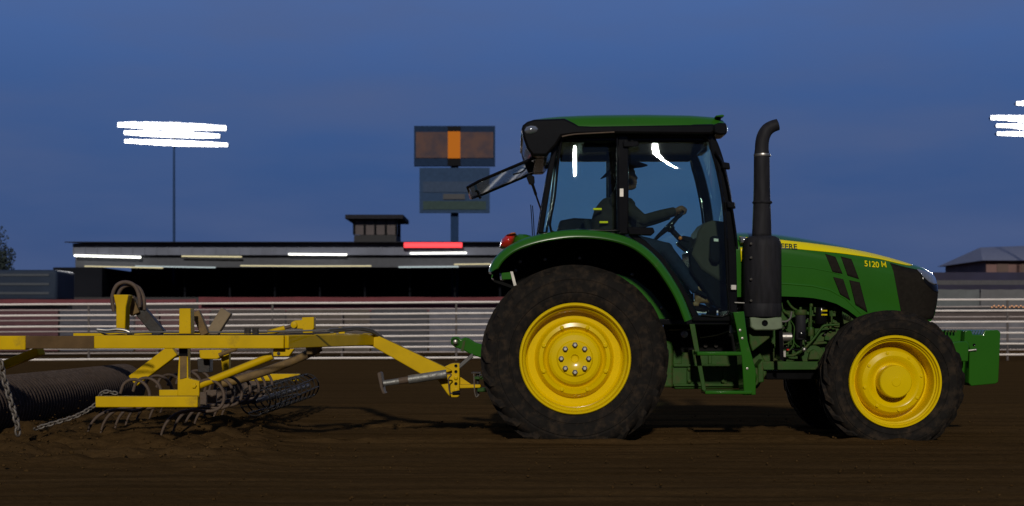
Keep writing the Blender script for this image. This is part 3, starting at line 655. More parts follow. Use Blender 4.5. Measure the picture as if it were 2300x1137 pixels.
for side in (-1, 1):
    patch([1660, 1690, 1720, 1750, 1775, 1800, 1825, 1850, 1875, 1900, 1925, 1950, 1975, 2000, 2015, 2030, 2040, 2048, 2054], SU, SL, 'stripe', YSTRIPE, side, .0045)
    for q in VENTS: quad_patch(q, 'vent', GRILLE, side, .003)
    GU = [(1998, 591), (2030, 600), (2062, 606), (2117, 624)]; GL = [(1998, 592), (2003, 612), (2012, 660), (2020, 700), (2026, 719), (2090, 718), (2097, 715), (2106, 684), (2117, 642)]
    patch([1998, 2001, 2004, 2008, 2012, 2016, 2020, 2026, 2035, 2045, 2060, 2075, 2090, 2097, 2102, 2106, 2111, 2115, 2117], GU, GL, 'side_grille', GRILLE, side, .0035)
    patch([2061, 2066, 2072, 2078, 2085, 2092, 2099, 2105, 2110, 2114, 2117], [(2061, 605), (2117, 616)], [(2061, 607), (2072, 622), (2085, 634), (2098, 640), (2110, 639), (2117, 632)], 'headlight', LENS, side, .009, solid=.01)
    patch([2066, 2074, 2082, 2090, 2098, 2106, 2112, 2117], [(2066, 614), (2074, 625), (2085, 635), (2098, 641), (2110, 640), (2117, 633)], [(2066, 617), (2074, 634), (2085, 646), (2098, 655), (2110, 657), (2117, 650)], 'headlight_trim', BLACK, side, .007, solid=.01)
    # raised crease line on the side panel
    cr = [(1660, 595), (1700, 596), (1760, 598), (1820, 603), (1860, 611), (1885, 618)]
    MB().tube([hsurf(x, hz(interp(x, HTOP)) - hz(y), side, -.003) for x, y in cr], .007, 8).build('crease', GREEN, HOOD, ang=80)
    cr = [(1660, 637), (1700, 636), (1760, 638), (1820, 643), (1860, 652), (1895, 671), (1930, 705)]
    MB().tube([hsurf(x, hz(interp(x, HTOP)) - hz(y), side, -.008) for x, y in cr], .013, 8).build('crease', GREEN, HOOD, ang=80)
    # panel seams
    MB().tube([hsurf(x, hz(interp(x, HTOP)) - hz(y), side, -.001) for x, y in ((1664, 560), (1667, 600), (1668, 640), (1668, 664))], .004, 6).build('seam', BLACK, HOOD)
def glyph_m(h):
    w, s = h * .86, h * .17; q = [[(0, 0), (s, 0), (s, h), (0, h)], [(w - s, 0), (w, 0), (w, h), (w - s, h)], [(s, h), (s, h - s * 1.9), (w / 2, h * .16), (w / 2, h * .16 + s * 1.9)], [(w - s, h), (w / 2, h * .16 + s * 1.9), (w / 2, h * .16), (w - s, h - s * 1.9)]]
    vs, fs = [], []
    for p in q:
        b = len(vs); vs += [Vector((x, y, .003)) for x, y in p]; fs.append([b, b + 1, b + 2, b + 3])
    return vs, fs
def hood_text(txt, size, x0, y0, slope, m, side=-1, off=.007, bold=.0015, sx=1.0):
    vs, fs = glyph_m(size * .7) if txt == 'M' else text_mesh(txt, size, bold, .003); mb = MB(); o = []; wd = max(v.x for v in vs) * sx
    if side < 0: x0 -= wd / (YH / F)
    for v in vs:
        u = v.x * sx * (1 if side < 0 else -1); px = x0 + u / (YH / F); py = y0 - v.y / (YH / F) + slope * (px - x0)
        o.append(hsurf(px, max(0, hz(interp(px, HTOP)) - hz(py)), side, off + v.z))
    mb.add(o, fs).build('badge', m, HOOD)
hood_text('JOHN DEERE', .068, 1787, 556.5, .05, BADGE, sx=1.12)
hood_text('5120', .076, 1970, 599, .10, YSTRIPE, sx=.95, bold=.0008); hood_text('M', .076, 1987, 601, .10, YSTRIPE)
hood_text('JOHN DEERE', .068, 1787, 556.5, .05, BADGE, side=1, sx=1.12)
hood_text('5120', .076, 1978, 599, .10, YSTRIPE, side=1, sx=.95, bold=.0008); hood_text('M', .076, 1941, 595.5, .10, YSTRIPE, side=1)
# front grille face and bulkheads
MB().prism([(2020, 724), (2096, 720), (2108, 680), (2115, 650), (2040, 640)], YH, YC - .30, YC + .30).build('nose_grille', GRILLE, HOOD, bevel=.03)
MB().prism([(1640, 530), (1652, 530), (1652, 720), (1640, 720)], YH, YC - .42, YC + .42).build('firewall', BLACK, HOOD)
# lamp by the windscreen foot
blob([(1660, 533), (1672, 532), (1680, 540), (1676, 548), (1662, 547)], 13.1, 13.04, 13.14).build('cowl_lamp', LENS, HOOD, ang=60)
blob([(1662, 556), (1668, 556), (1668, 588), (1664, 588)], 13.1, 13.08, 13.13).build('cowl_reflector', YSTRIPE, HOOD, ang=60)

# ---- exhaust
mc = P(1712, 620, 12.98)
def pxr(p): return p * 12.98 / F
z0, z1 = P(0, 712, 12.98).z, P(0, 531, 12.98).z
mz = [(pxr(41.5), 0), (pxr(43), .01), (pxr(43), .12), (pxr(42.3), .125), (pxr(43), .13), (pxr(42.5), z1 - z0 - .10), (pxr(41), z1 - z0 - .05), (pxr(37), z1 - z0 - .018), (pxr(28), z1 - z0), (0.001, z1 - z0 + .003)]
MUF = MB().lathe([(0.001, 0)] + mz, (mc.x, 12.98, z0), 40, 'Z').build('muffler', EXH, T, ang=40)
sp = [P(x, y, 12.98) for x, y in ((1711, 533), (1711, 500), (1711, 460), (1711, 420), (1711, 375), (1711, 352), (1711, 335), (1712, 318), (1716, 303), (1724, 291), (1735, 284), (1747, 280))]
sr = [pxr(q) for q in (22, 21, 19.5, 18.3, 17.8, 17.6, 15.5, 15.2, 15, 14.4, 13.6, 13)]
MB().tube(smooth_path(sp, 3), [lerp(sr[int(i / 3)], sr[min(int(i / 3) + 1, 11)], (i % 3) / 3) for i in range(34)], 24, False).build('exhaust_stack', EXH, MUF, ang=50, solid=.006)
MB().lathe([(pxr(18.6), 0), (pxr(19.3), .012), (pxr(18.6), .024)], (mc.x, 12.98, P(0, 352, 12.98).z), 32, 'Z').build('stack_clamp', STEEL, MUF)
MB().lathe([(pxr(21), 0), (pxr(22.5), .012), (pxr(21), .024)], (mc.x, 12.98, P(0, 458, 12.98).z), 32, 'Z').build('stack_clamp', EXH, MUF)
for zz in (.15, .35, .55, .68):
    MB().lathe([(.012, -pxr(43) - .004), (.012, -pxr(43) - .012), (0, -pxr(43) - .012)], (mc.x - .13, 13.02, z0 + zz), 10).build('shield_screw', CAST, MUF)
MB().prism([(1679, 713), (1750, 713), (1752, 738), (1735, 742), (1690, 742), (1680, 735)], 12.98, 12.84, 13.15).build('muffler_bracket', PALE, MUF, bevel=.012)
MB().prism([(1682, 742), (1735, 742), (1728, 760), (1690, 790), (1684, 770)], 12.98, 12.98, 13.18).build('bracket_gusset', GREEN_D, MUF, bevel=.01)
p = P(1718, 726, 12.84); MB().lathe([(.03, 0), (.022, -.012), (.012, -.004), (0, -.004)], p, 20).build('bracket_hole', BLACK, MUF)
MB().prism([(1746, 740), (1754, 738), (1757, 812), (1748, 806)], 12.98, 12.9, 13.1).build('mud_flap', BLACK, MUF)

# ---- cab: frame, glass, roof
YN, YF = 12.86, 14.24
def side_y(near, d=0): return YN + d if near else YF - d
AP = [(1592, 303), (1604, 325), (1616, 360), (1627, 405), (1635, 450), (1640, 500), (1644, 560), (1646, 640), (1647, 716)]
CP = [(1254, 306), (1243, 350), (1232, 410), (1222, 470), (1214, 524)]
CAB = None
def pane(pts, near, kx, xc, name, parent, c=0):
    bm = bmesh.new(); vs = [bm.verts.new((P(x, y, YN).x, 0, P(x, y, YN).z)) for x, y in pts]; bm.faces.new(vs)
    xs = [v.co.x for v in vs]; zs = [v.co.z for v in vs]
    for k in range(1, 30):
        for ax, (lo, hi) in ((Vector((1, 0, 0)), (min(xs), max(xs))), (Vector((0, 0, 1)), (min(zs), max(zs)))):
            bmesh.ops.bisect_plane(bm, geom=bm.verts[:] + bm.edges[:] + bm.faces[:], plane_co=ax * lerp(lo, hi, k / 30), plane_no=ax)
    xk = P(xc, 300, YN).x; mb = MB(); bm.verts.index_update()
    zb_, sl = (2.615, 1.4) if c else (2.44, .7)
    def off(x, z):                                                # lean, bow and twist shaped so the key light glints in streaks
        dx = x - xk; z0 = zb_ - .15 / sl; d = min(max(0, z - z0), zb_ - z0)
        return .5 * sl * d * d + .15 * max(0, z - zb_) - .068 * dx + .5 * kx * dx * dx - c * (zb_ - min(zb_, max(z, zb_ - .14))) * dx
    for v in bm.verts: mb.v.append(Vector((v.co.x, side_y(near, .026 + off(v.co.x, v.co.z)), v.co.z)))
    mb.f = [[v.index for v in f.verts] for f in bm.faces]; bm.free()
    return mb.build(name, GLASS, parent, ang=80, solid=.005)
def cab_side(near):
    global CAB
    def p(x, y, d=0): v = P(x, y, YN); v.y = side_y(near, d); return v
    mb = MB()
    def post(path, w0, dep):
        rings = []
        q = smooth_path([p(x, y) for x, y in path], 4)
        for i, v in enumerate(q):
            t = (q[min(i + 1, len(q) - 1)] - q[max(i - 1, 0)]).normalized(); n = Vector((-t.z, 0, t.x)); yy = Vector((0, dep if near else -dep, 0))
            rings.append([v - n * w0, v + n * w0, v + n * w0 + yy, v - n * w0 + yy])
        mb.loft(rings)
    post(AP, .040, .09); post(CP, .026, .07)
    b0 = p(1388, 302); b1 = p(1412, 526, .08); mb.span(b0, b1)
    a = p(1250, 298); b = p(1602, 308, .08); mb.span(a, b)
    mb.span(p(1555, 708), p(1650, 722, .08))
    mb.prism([(1412, 528), (1414, 516), (1450, 540), (1488, 574), (1522, 618), (1550, 668), (1572, 712), (1556, 716), (1535, 668), (1510, 626), (1478, 584), (1440, 552)], YN, side_y(near, .01), side_y(near, .05))
    o = mb.build('cab_frame', BLACK, T, bevel=.01, ang=50)
    if near: CAB = o
    # rubber seals round the panes
    def seal(pts, r=.012):
        MB().tube(smooth_path([p(x, y, -.006) for x, y in pts], 4), r, 8, loop=False).build('window_seal', BLACK, o, ang=80)
    seal([(1262, 309), (1320, 304), (1378, 303), (1386, 309), (1387, 420), (1388, 510), (1382, 518), (1300, 517), (1238, 519), (1246, 440), (1254, 360), (1262, 309)])
    seal([(1414, 306), (1500, 305), (1582, 306), (1600, 345), (1614, 400), (1624, 460), (1630, 540), (1634, 640), (1634, 706), (1575, 708)])
    rear = [(1258, 306), (1388, 302), (1390, 519), (1218, 522), (1234, 420)]
    pane(rear, near, .75, 1281, 'side_glass', o)
    door = [(1412, 304), (1588, 305), (1604, 345), (1617, 395), (1627, 450), (1633, 520), (1637, 620), (1638, 710), (1568, 711), (1545, 662), (1517, 616), (1482, 576), (1444, 545), (1412, 526)]
    pane(door, near, .35, 1470, 'door_glass', o, .7)
    return o, p
cabn, pn = cab_side(True); cabf, pf = cab_side(False)
# hinges, latch, grab rail and mirror arm on the near side
MB().prism([(1398, 318), (1432, 318), (1436, 326), (1428, 331), (1400, 331)], YN, YN - .035, YN + .02).build('door_hinge', BLACK, cabn, bevel=.006)
MB().prism([(1392, 424), (1400, 424), (1400, 442), (1392, 442)], YN, YN - .012, YN).build('door_label', STEEL, cabn)
MB().prism([(1408, 510), (1466, 512), (1470, 522), (1462, 530), (1412, 528)], YN, YN - .05, YN + .02).build('door_handle', BLACK, cabn, bevel=.01)
MB().tube(smooth_path([P(x, y, YN - .05) for x, y in ((1606, 340), (1622, 366), (1634, 410), (1643, 460), (1652, 520), (1656, 560))], 4), .010, 8).build('grab_rail', BLACK, cabn)
for (x, y) in ((1628, 372), (1640, 460)):
    MB().prism([(x - 10, y - 7), (x + 8, y - 4), (x + 10, y + 10), (x - 8, y + 8)], YN, YN - .07, YN).build('rail_clamp', BLACK, cabn, bevel=.008)
MB().prism([(1640, 640), (1653, 640), (1653, 652), (1640, 652)], YN, YN - .04, YN + .02).build('door_latch', STEEL, cabn, bevel=.005)
MB().tube([P(1650, 680, YN - .02), P(1672, 681, YN - .02)], .007, 8).build('latch_rod', STEEL, cabn)
# windscreen between the two A posts, rear frame, floor, headliner
rings = []
for v in smooth_path([P(x, y, YN) for x, y in AP[:8]], 4):
    rings.append([Vector((v.x + .02 + .05 * math.sin(PI * k / 8), lerp(YN + .06, YF - .06, k / 8), v.z)) for k in range(9)])
MB().loft(rings, False, False).build('windscreen', GLASS, cabn, ang=60, solid=.005)
mb = MB(); mb.span(P(1256, 300, YN) + Vector((0, .05, 0)), P(1600, 318, YN) + Vector((0, YF - YN - .05, 0)))
mb.span((P(1268, 300, YN).x, YF - .16, P(0, 366, YF).z), (P(1590, 300, YN).x, YF - .06, P(0, 318, YN).z))
mb.build('headliner', BLACK, cabn, bevel=.02)
MB().prism([(1312, 320), (1384, 318), (1384, 333), (1312, 336)], YN + .3, YN + .25, YN + .55).build('dome_panel', GREY, cabn, bevel=.01)
mb = MB(); mb.span(P(1400, 716, YN) + Vector((0, .04, 0)), P(1648, 730, YN) + Vector((0, YF - YN - .04, 0)))
mb.span((P(1222, 520, YN).x, YN + .2, P(0, 560, YN).z), (P(1400, 520, YN).x, YF - .2, P(0, 524, YN).z))
mb.build('cab_floor', BLACK, cabn, bevel=.01)
mb = MB()
for y in (YN + .06, YF - .06): mb.bar(P(1252, 310, YN) * 1, P(1214, 522, YN) * 1, .02, .02)
a0 = P(1216, 520, YN); mb.span((a0.x - .02, YN + .05, a0.z - .10), (a0.x + .04, YF - .05, a0.z)); mb.build('rear_sill', BLACK, cabn)

def roof():
    TOP = [(1170, 300), (1173, 284), (1180, 273), (1195, 266), (1225, 262), (1270, 258.5), (1340, 256), (1450, 255), (1550, 257), (1605, 260), (1625, 264), (1631, 270)]
    BOT = [(1170, 302), (1180, 305), (1200, 300), (1280, 292), (1631, 289)]
    def section(px, grow=0):
        a, b = interp(px, TOP), interp(px, BOT); zt, zb = P(0, a, 12.8).z, P(0, b, 12.8).z; w = .80 + .0 * px; cx = (px - CX) * 12.8 / F
        w *= interp(px, [(1170, .80), (1180, .88), (1200, .95), (1240, 1), (1560, 1), (1610, .95), (1631, .88)])
        h = zt - zb; ring = []
        for k in range(17):
            t = -1 + 2 * k / 16; u = abs(t); z = zt + .045 * (1 - t * t)
            tt = math.copysign(math.sin(u * PI / 2) , t); z = zb + .004 + (h + .012) * max(0, 1 - abs(tt) ** 8) ** (1 / 3.2)
            ring.append(Vector((cx, YC + tt * w, z)))
        ring += [Vector((cx, YC + w * .97, zb)), Vector((cx, YC - w * .97, zb))]
        return ring
    st = [1170, 1172, 1176, 1182, 1190, 1205, 1225, 1255, 1300, 1350, 1400, 1450, 1500, 1550, 1585, 1605, 1618, 1626, 1631]
    r = MB().loft([section(x) for x in st]).build('cab_roof', GREEN, T, ang=55)
    y0, y1 = YC - .795, YC + .795
    # black lower edge of the roof with the rear lamp pod sweeping up at the back
    pod = [(1171, 290), (1174, 281), (1184, 273), (1200, 268), (1268, 265.5), (1280, 271), (1300, 281), (1330, 282), (1606, 278), (1606, 296), (1598, 302), (1380, 300), (1292, 302), (1262, 306), (1250, 326), (1228, 350), (1196, 350), (1184, 334), (1176, 312)]
    MB().prism(pod, 12.75, y0 - .006, y0 + .22).build('roof_fascia', BLACK, r, bevel=.022, seg=3)
    MB().prism(pod, 12.75, y1 - .22, y1 + .006).build('roof_fascia', BLACK, r, bevel=.022, seg=3)
    MB().prism([(1172, 292), (1290, 292), (1262, 308), (1246, 330), (1228, 350), (1200, 350), (1184, 334)], 12.75, y0 + .215, y1 - .215).build('rear_roof_liner', BLACK, r, bevel=.015)
    MB().prism([(1290, 288), (1604, 288), (1600, 301), (1292, 301)], 12.75, y0 + .215, y1 - .215).build('roof_underside', BLACK, r, bevel=.008)
    for s in (0, 1):
        ya, yb = (y0 - .01, y0 + .30) if s == 0 else (y1 - .30, y1 + .01)
        MB().prism([(1602, 280), (1614, 276), (1631, 276), (1633, 290), (1632, 302), (1618, 303), (1604, 299)], 12.75, ya, yb).build('front_lamp_pod', BLACK, r, bevel=.014, seg=3)
        MB().prism([(1630.5, 279), (1635, 281), (1635, 296), (1632, 299)], 12.75, ya + .03, yb - .03).build('work_light', LENS, r, bevel=.006)
        MB().prism([(1608, 259), (1624, 256.5), (1628, 259), (1626, 262), (1608, 262)], 12.75, ya + .02, yb - .05).build('roof_cap', GREEN, r, bevel=.008)
        c = P(1193, 292, 12.75)
        b = blob([(1175, 294), (1180, 284), (1192, 280), (1206, 282), (1212, 290), (1206, 299), (1192, 304), (1180, 302)], 12.75, ya - .03 if s == 0 else yb - .18, ya + .18 if s == 0 else yb + .03)
        b.build('work_light', LENS, r, ang=60)
    MB().tube(smooth_path([P(x, y, 12.74) for x, y in ((1262, 307), (1290, 302), (1340, 299), (1380, 297))], 3), .007, 8).build('drip_trim', RUST, r)
    return r
ROOF = roof()
# antennas
for x0, x1, yt in ((1192, 1196, 460), (1196, 1200, 462)):
    MB().tube([P(x0, yt, 13.0), P(lerp(x0, x1, .6), 494, 13.0), P(x1, 530, 13.0)], .005, 6).build('antenna', BLACK, T)

# rear hatch swung up
ha, hb = P(1228, 343, 12.95), P(1050, 418, 12.95)
def hatch():
    d = hb - ha; y0, y1 = 12.95, 14.26
    def q(t, y, o=0): v = ha + d * t; n = Vector((-d.z, 0, d.x)).normalized(); return Vector((v.x, y, v.z)) + n * o
    out = [(0, y0), (.86, y0), (1, y0 + .10), (1, y1 - .10), (.86, y1), (0, y1)]
    fr = MB().tube(smooth_path([q(t, y) for t, y in out + out[:1]], 1)[:-1], .015, 8, loop=True).build('rear_hatch', BLACK, T, ang=60)
    MB().add([q(t, y, -.003) for t, y in out] + [q(t, y, .003) for t, y in out], [list(range(6)), list(range(11, 5, -1))] + [(i, i + 6, (i + 1) % 6 + 6, (i + 1) % 6) for i in range(6)]).build('hatch_glass', GLASS, fr)
    st = P(1190, 376, 13.4)
    MB().prism([(1176, 362), (1196, 356), (1200, 372), (1196, 388), (1186, 388)], 13.4, 13.36, 13.44).build('hatch_bracket', BLACK, fr, bevel=.006)
    MB().prism([(1182, 398), (1190, 392), (1200, 398), (1201, 412), (1194, 417), (1188, 414)], 13.1, 13.05, 13.12).build('strut_mount', BLACK, fr, bevel=.006)
    MB().tube([P(1194, 408, 13.08), P(1204, 438, 13.08)], .014, 10).build('gas_strut', BLACK, fr)
    MB().tube([P(1203, 436, 13.08), P(1216, 474, 13.08)], .009, 10).build('strut_rod', BLACK, fr)
    MB().tube(smooth_path([P(x, y, 13.5) for x, y in ((1152, 392), (1165, 389), (1176, 384), (1184, 374))], 3), .007, 8).build('wiper', BLACK, fr)
    MB().tube(smooth_path([P(x, y, 13.6) for x, y in ((1068, 428), (1074, 432), (1076, 440), (1080, 446))], 3), .013, 8).build('hatch_handle', BLACK, fr)
hatch()

# ---- cab interior
SEAT = MB().prism([(1322, 545), (1440, 540), (1452, 552), (1446, 566), (1330, 570)], YC, YC - .26, YC + .26).build('seat', SEATM, T, bevel=.03, seg=3)
MB().prism([(1306, 498), (1318, 494), (1334, 548), (1322, 560)], YC, YC - .25, YC + .25).build('backrest', SEATM, SEAT, bevel=.03, seg=3)
MB().prism([(1340, 568), (1430, 566), (1440, 640), (1350, 640)], YC, YC - .18, YC + .18).build('seat_base', BLACK, SEAT, bevel=.02)
MB().prism([(1258, 494), (1290, 488), (1330, 490), (1388, 500), (1392, 522), (1250, 522)], YC + .2, YC + .28, YC + .5).build('side_console', BLACK, SEAT, bevel=.02)
DASH = MB().prism([(1560, 546), (1566, 520), (1580, 502), (1598, 496), (1634, 500), (1640, 560), (1640, 640), (1618, 636), (1572, 606), (1548, 572)], YC - .2, YC - .28, YC + .28).build('dashboard', GREY, T, bevel=.03, seg=3)
MB().prism([(1544, 562), (1556, 556), (1574, 604), (1622, 634), (1640, 634), (1640, 700), (1604, 690), (1570, 640), (1548, 610)], YC - .2, YC - .27, YC + .27).build('dash_boot', BLACK, DASH, bevel=.02)
MB().prism([(1594, 534), (1600, 530), (1614, 532), (1618, 540), (1617, 584), (1610, 592), (1598, 590), (1592, 578)], YC - .3, YC - .36, YC - .27).build('dash_panel', BLACK, DASH, bevel=.02, seg=3)
MB().prism([(1600, 536), (1612, 537), (1612, 545), (1600, 544)], YC - .3, YC - .372, YC - .35).build('dash_switch', STEEL, DASH, bevel=.005)
MB().prism([(1518, 548), (1530, 530), (1550, 534), (1566, 552), (1562, 574), (1540, 566)], YC, YC - .10, YC + .10).build('column_shroud', BLACK, DASH, bevel=.02)
for k in range(7):
    MB().lathe([(.07, 0), (.085, .012), (.07, .024)], P(1548 + k * 3, 556 + k * 7, YC), 20, 'X').build('boot_ring', BLACK, DASH)
MB().tube([P(1538, 548, YC), P(1502, 510, YC)], .028, 12).build('steering_column', BLACK, DASH)
wc = P(1501, 508, YC); wu = (P(1534, 474, YC) - P(1468, 541, YC)).normalized(); wv = Vector((0, -1, 0)); WR = .207
STW = MB().tube([wc + (wu * math.cos(2 * PI * k / 40) + wv * math.sin(2 * PI * k / 40)) * WR for k in range(40)], .015, 10, loop=True).build('steering_wheel', BLACK, T, ang=80)
for k in range(3):
    a = 2 * PI * k / 3 + .5; MB().tube([wc + Vector((.02, 0, -.02)), wc + (wu * math.cos(a) + wv * math.sin(a)) * WR], .011, 8).build('spoke', BLACK, STW)
MB().ball(wc + Vector((.02, 0, -.02)), .045).build('wheel_hub', BLACK, STW)
MB().tube([P(1530, 536, YC - .12), P(1556, 548, YC - .08)], .008, 6).build('shift_lever', BLACK, DASH)
MB().ball(P(1528, 535, YC - .12), .02).build('lever_knob', ORANGEL, DASH)
MB().prism([(1566, 650), (1588, 662), (1586, 668), (1562, 656)], YC - .2, YC - .25, YC - .12).build('pedal', BLACK, DASH)

# ---- chassis, engine, steps
CH = MB().prism([(1505, 792), (1705, 792), (1720, 815), (1720, 840), (1700, 872), (1515, 874), (1503, 860)], 13.3, 13.25, 13.85).build('transmission', GREEN_D, T, bevel=.012)
rb = MB()
for a, b in (((1512, 818), (1640, 824)), ((1512, 862), (1690, 868)), ((1512, 786), (1530, 818)), ((1548, 786), (1560, 818)), ((1542, 826), (1552, 862)), ((1622, 826), (1632, 862)), ((1590, 790), (1598, 818)), ((1660, 800), (1668, 866))):
    rb.span(P(*a, 13.25) + Vector((0, -.028, 0)), P(*b, 13.25) + Vector((0, .01, 0)))
rb.build('casting_rib', GREEN_D, CH, bevel=.006)
for (x, y) in ((1548, 829), (1626, 829), (1548, 856), (1624, 856), (1646, 850)):
    MB().lathe([(.018, 0), (.018, -.02), (.008, -.026), (0, -.026)], P(x, y, 13.22), 6).build('case_bolt', GREEN_D, CH)
MB().prism([(1500, 730), (1680, 730), (1680, 792), (1505, 792)], 13.4, 13.42, 13.8).build('gear_housing', BLACKR, CH)
MB().tube([P(x, y, 13.3) for x, y in ((1502, 741), (1536, 740), (1560, 741))], .008, 6).build('brake_line', STEEL, CH)
MB().tube(smooth_path([P(x, y, 13.3) for x, y in ((1572, 758), (1590, 756), (1612, 752), (1636, 744))], 3), .007, 6).build('brake_line', STEEL, CH)
MB().lathe([(.001, -.05), (.035, -.045), (.035, .03), (.02, .04)], P(1536, 751, 13.3), 16).build('valve_body', STEEL, CH)
MB().tube([P(1642, 730, 12.95), P(1642, 748, 12.95)], .02, 12).build('filler_neck', STEEL, CH)
for x in (1584, 1608): MB().lathe([(.02, 0), (.02, -.02), (0, -.022)], P(x, 776, 13.4), 12).build('plug', CAST, CH)
FR = MB().prism([(1700, 812), (1848, 812), (1990, 812), (1990, 830), (1715, 831)], 13.25, 13.22, 13.30).build('frame_rail', GREEN_D, T, bevel=.006)
MB().prism([(1700, 812), (1990, 812), (1990, 830), (1715, 831)], 13.25, 13.8, 13.88).build('frame_rail', GREEN_D, T, bevel=.006)
MB().prism([(1715, 832), (1990, 832), (1990, 852), (1722, 853)], 13.3, 13.3, 13.8).build('front_axle_carrier', BLACK, FR, bevel=.01)
ac = P(2012, 858, 12.9)
MB().tube([(ac.x, 12.80, ac.z + .0), (ac.x, 13.1, ac.z + .05), (ac.x, 14.0, ac.z + .05), (ac.x, 14.30, ac.z)], [.12, .09, .09, .12], 14).build('front_axle', GREEN_D, FR)
rc = P(1292, 806, 12.7); MB().tube([(rc.x, 12.70, rc.z), (rc.x, 14.40, rc.z)], .13, 16).build('rear_axle', GREEN_D, CH)
MB().prism([(1170, 760), (1420, 740), (1510, 770), (1510, 870), (1180, 870)], 13.3, 13.22, 13.88).build('rear_housing', GREEN_D, CH, bevel=.02)
# engine bay
er = random.Random(3); mb = MB().prism([(1660, 690), (1940, 690), (1960, 800), (1940, 812), (1665, 812)], 13.5, 13.42, 13.72)
for k in range(46):
    x, y = er.uniform(1665, 1900), er.uniform(684, 806)
    mb.box(P(x, y, er.uniform(13.34, 13.42)), (er.uniform(.02, .08), .16, er.uniform(.015, .06)), Matrix.Rotation(er.uniform(-.3, .3), 4, 'Y'))
EN = mb.build('engine_block', GREEN_D, T, bevel=.004)
MB().prism([(1640, 640), (1960, 640), (1960, 800), (1640, 800)], 13.95, 13.82, 13.86).build('far_side_panel', BLACKR, EN)
def cyl(px, py0, py1, Y, r, n=20, name='canister', m=BLACK, cap=.01):
    a, b = P(px, py1, Y), P(px, py0, Y); h = b.z - a.z
    return MB().lathe([(.001, 0), (r * .9, 0), (r, cap), (r, h - cap), (r * .9, h), (.001, h)], a, n, 'Z').build(name, m, EN, ang=40)
cyl(1798, 706, 763, 13.22, .050, name='fuel_filter', m=EXH); cyl(1798, 696, 708, 13.22, .060, name='filter_head', m=GREEN_D); cyl(1798, 690, 697, 13.22, .014, name='bleed_screw', m=GREEN_D)
cyl(1799, 745, 761, 13.22, .053, name='filter_bowl', m=BLACK); cyl(1799, 762, 780, 13.22, .012, name='drain_tap', m=BLACK)
cyl(1844, 690, 728, 13.30, .056, name='oil_filter', m=BLACK)
for k, (yy, w_) in enumerate(((698, .055), (707, .06))):
    mb = MB()
    for j in range(5): mb.box(P(1846 + j * 2.7, yy, 13.238), (.008, .003, .014))
    mb.build('filter_print', YSTRIPE, EN)
cyl(1821, 735, 755, 13.25, .030, name='tube_sleeve', m=GREEN_D); cyl(1821, 685, 737, 13.25, .013, name='dipstick_tube', m=GREEN_D); cyl(1822, 682, 689, 13.25, .018, name='tube_cap', m=GREEN_D)
cyl(1868, 698, 724, 13.28, .009, name='dipstick', m=GREEN_D)
a, b = P(1748, 757, 13.25), P(1777, 757, 13.25)
MB().tube([a, b], .045, 20).build('starter_motor', STEEL, EN, ang=40); MB().tube([P(1746, 775, 13.25), P(1758, 775, 13.25)], .05, 18).build('starter_nose', CAST, EN)
def pipe(pts, r, m=GREEN_D, Y=13.2, name='pipe'):
    MB().tube(smooth_path([P(x, y, Y) for x, y in pts], 5), r, 8).build(name, m, EN, ang=80)
pipe([(1884, 729), (1870, 730), (1855, 731), (1846, 736), (1830, 758), (1808, 782), (1796, 790), (1782, 798), (1766, 799), (1748, 798)], .013)
pipe([(1756, 680), (1760, 700), (1770, 706), (1776, 720), (1784, 735), (1783, 760), (1786, 772), (1796, 780)], .006)
pipe([(1768, 675), (1774, 685), (1782, 693), (1790, 697)], .012)
pipe([(1758, 696), (1764, 702), (1772, 706)], .016)
pipe([(1748, 790), (1762, 790), (1774, 786), (1782, 774), (1782, 760)], .009)
pipe([(1752, 722), (1766, 722), (1775, 715), (1778, 700)], .010, HOSE)
pipe([(1760, 774), (1772, 770), (1783, 758)], .005, GREEN_D)
pipe([(1748, 781), (1770, 783), (1788, 786), (1800, 786)], .008, BLACK)
MB().ball(P(1806, 785, 13.18), .022).build('pipe_union', STEEL, EN); MB().prism([(1756, 788), (1763, 788), (1763, 802), (1756, 801)], 13.2, 13.16, 13.2).build('pipe_clip', STEEL, EN)
MB().prism([(1766, 784), (1771, 784), (1771, 787), (1766, 787)], 13.18, 13.15, 13.2).build('red_connector', REDL, EN)
for q in ([(1826, 738), (1880, 736), (1884, 752), (1870, 768), (1828, 770)], [(1808, 768), (1850, 764), (1856, 772), (1812, 776)], [(1838, 754), (1856, 738), (1862, 742), (1846, 760)]):
    MB().prism(q, 13.4, 13.33, 13.44).build('block_boss', GREEN_D, EN, bevel=.008)
MB().lathe([(.001, -.03), (.11, -.025), (.115, 0), (.115, .05)], P(1826, 802, 13.3), 24).build('pulley_cover', GREEN_D, EN, ang=40)
MB().prism([(1818, 790), (1828, 784), (1842, 802), (1838, 808), (1814, 808)], 13.25, 13.22, 13.3).build('mount_bracket', GREEN_D, EN, bevel=.008)
MB().prism([(1886, 700), (1902, 702), (1916, 716), (1890, 728)], 13.3, 13.2, 13.25).build('air_screen', GREEN_D, EN)
mb = MB()
for k in range(6): mb.bar(P(1890 + k * 4, 704 + k * 1.5, 13.19), P(1897 + k * 3, 718 + k, 13.19), .006, .006)
mb.build('screen_slot', BLACK, EN)
for k in range(12): MB().lathe([(.011, 0), (.011, -.012), (.004, -.015), (0, -.015)], P(er.uniform(1750, 1890), er.uniform(690, 800), 13.32), 6).build('engine_bolt', CAST, EN)
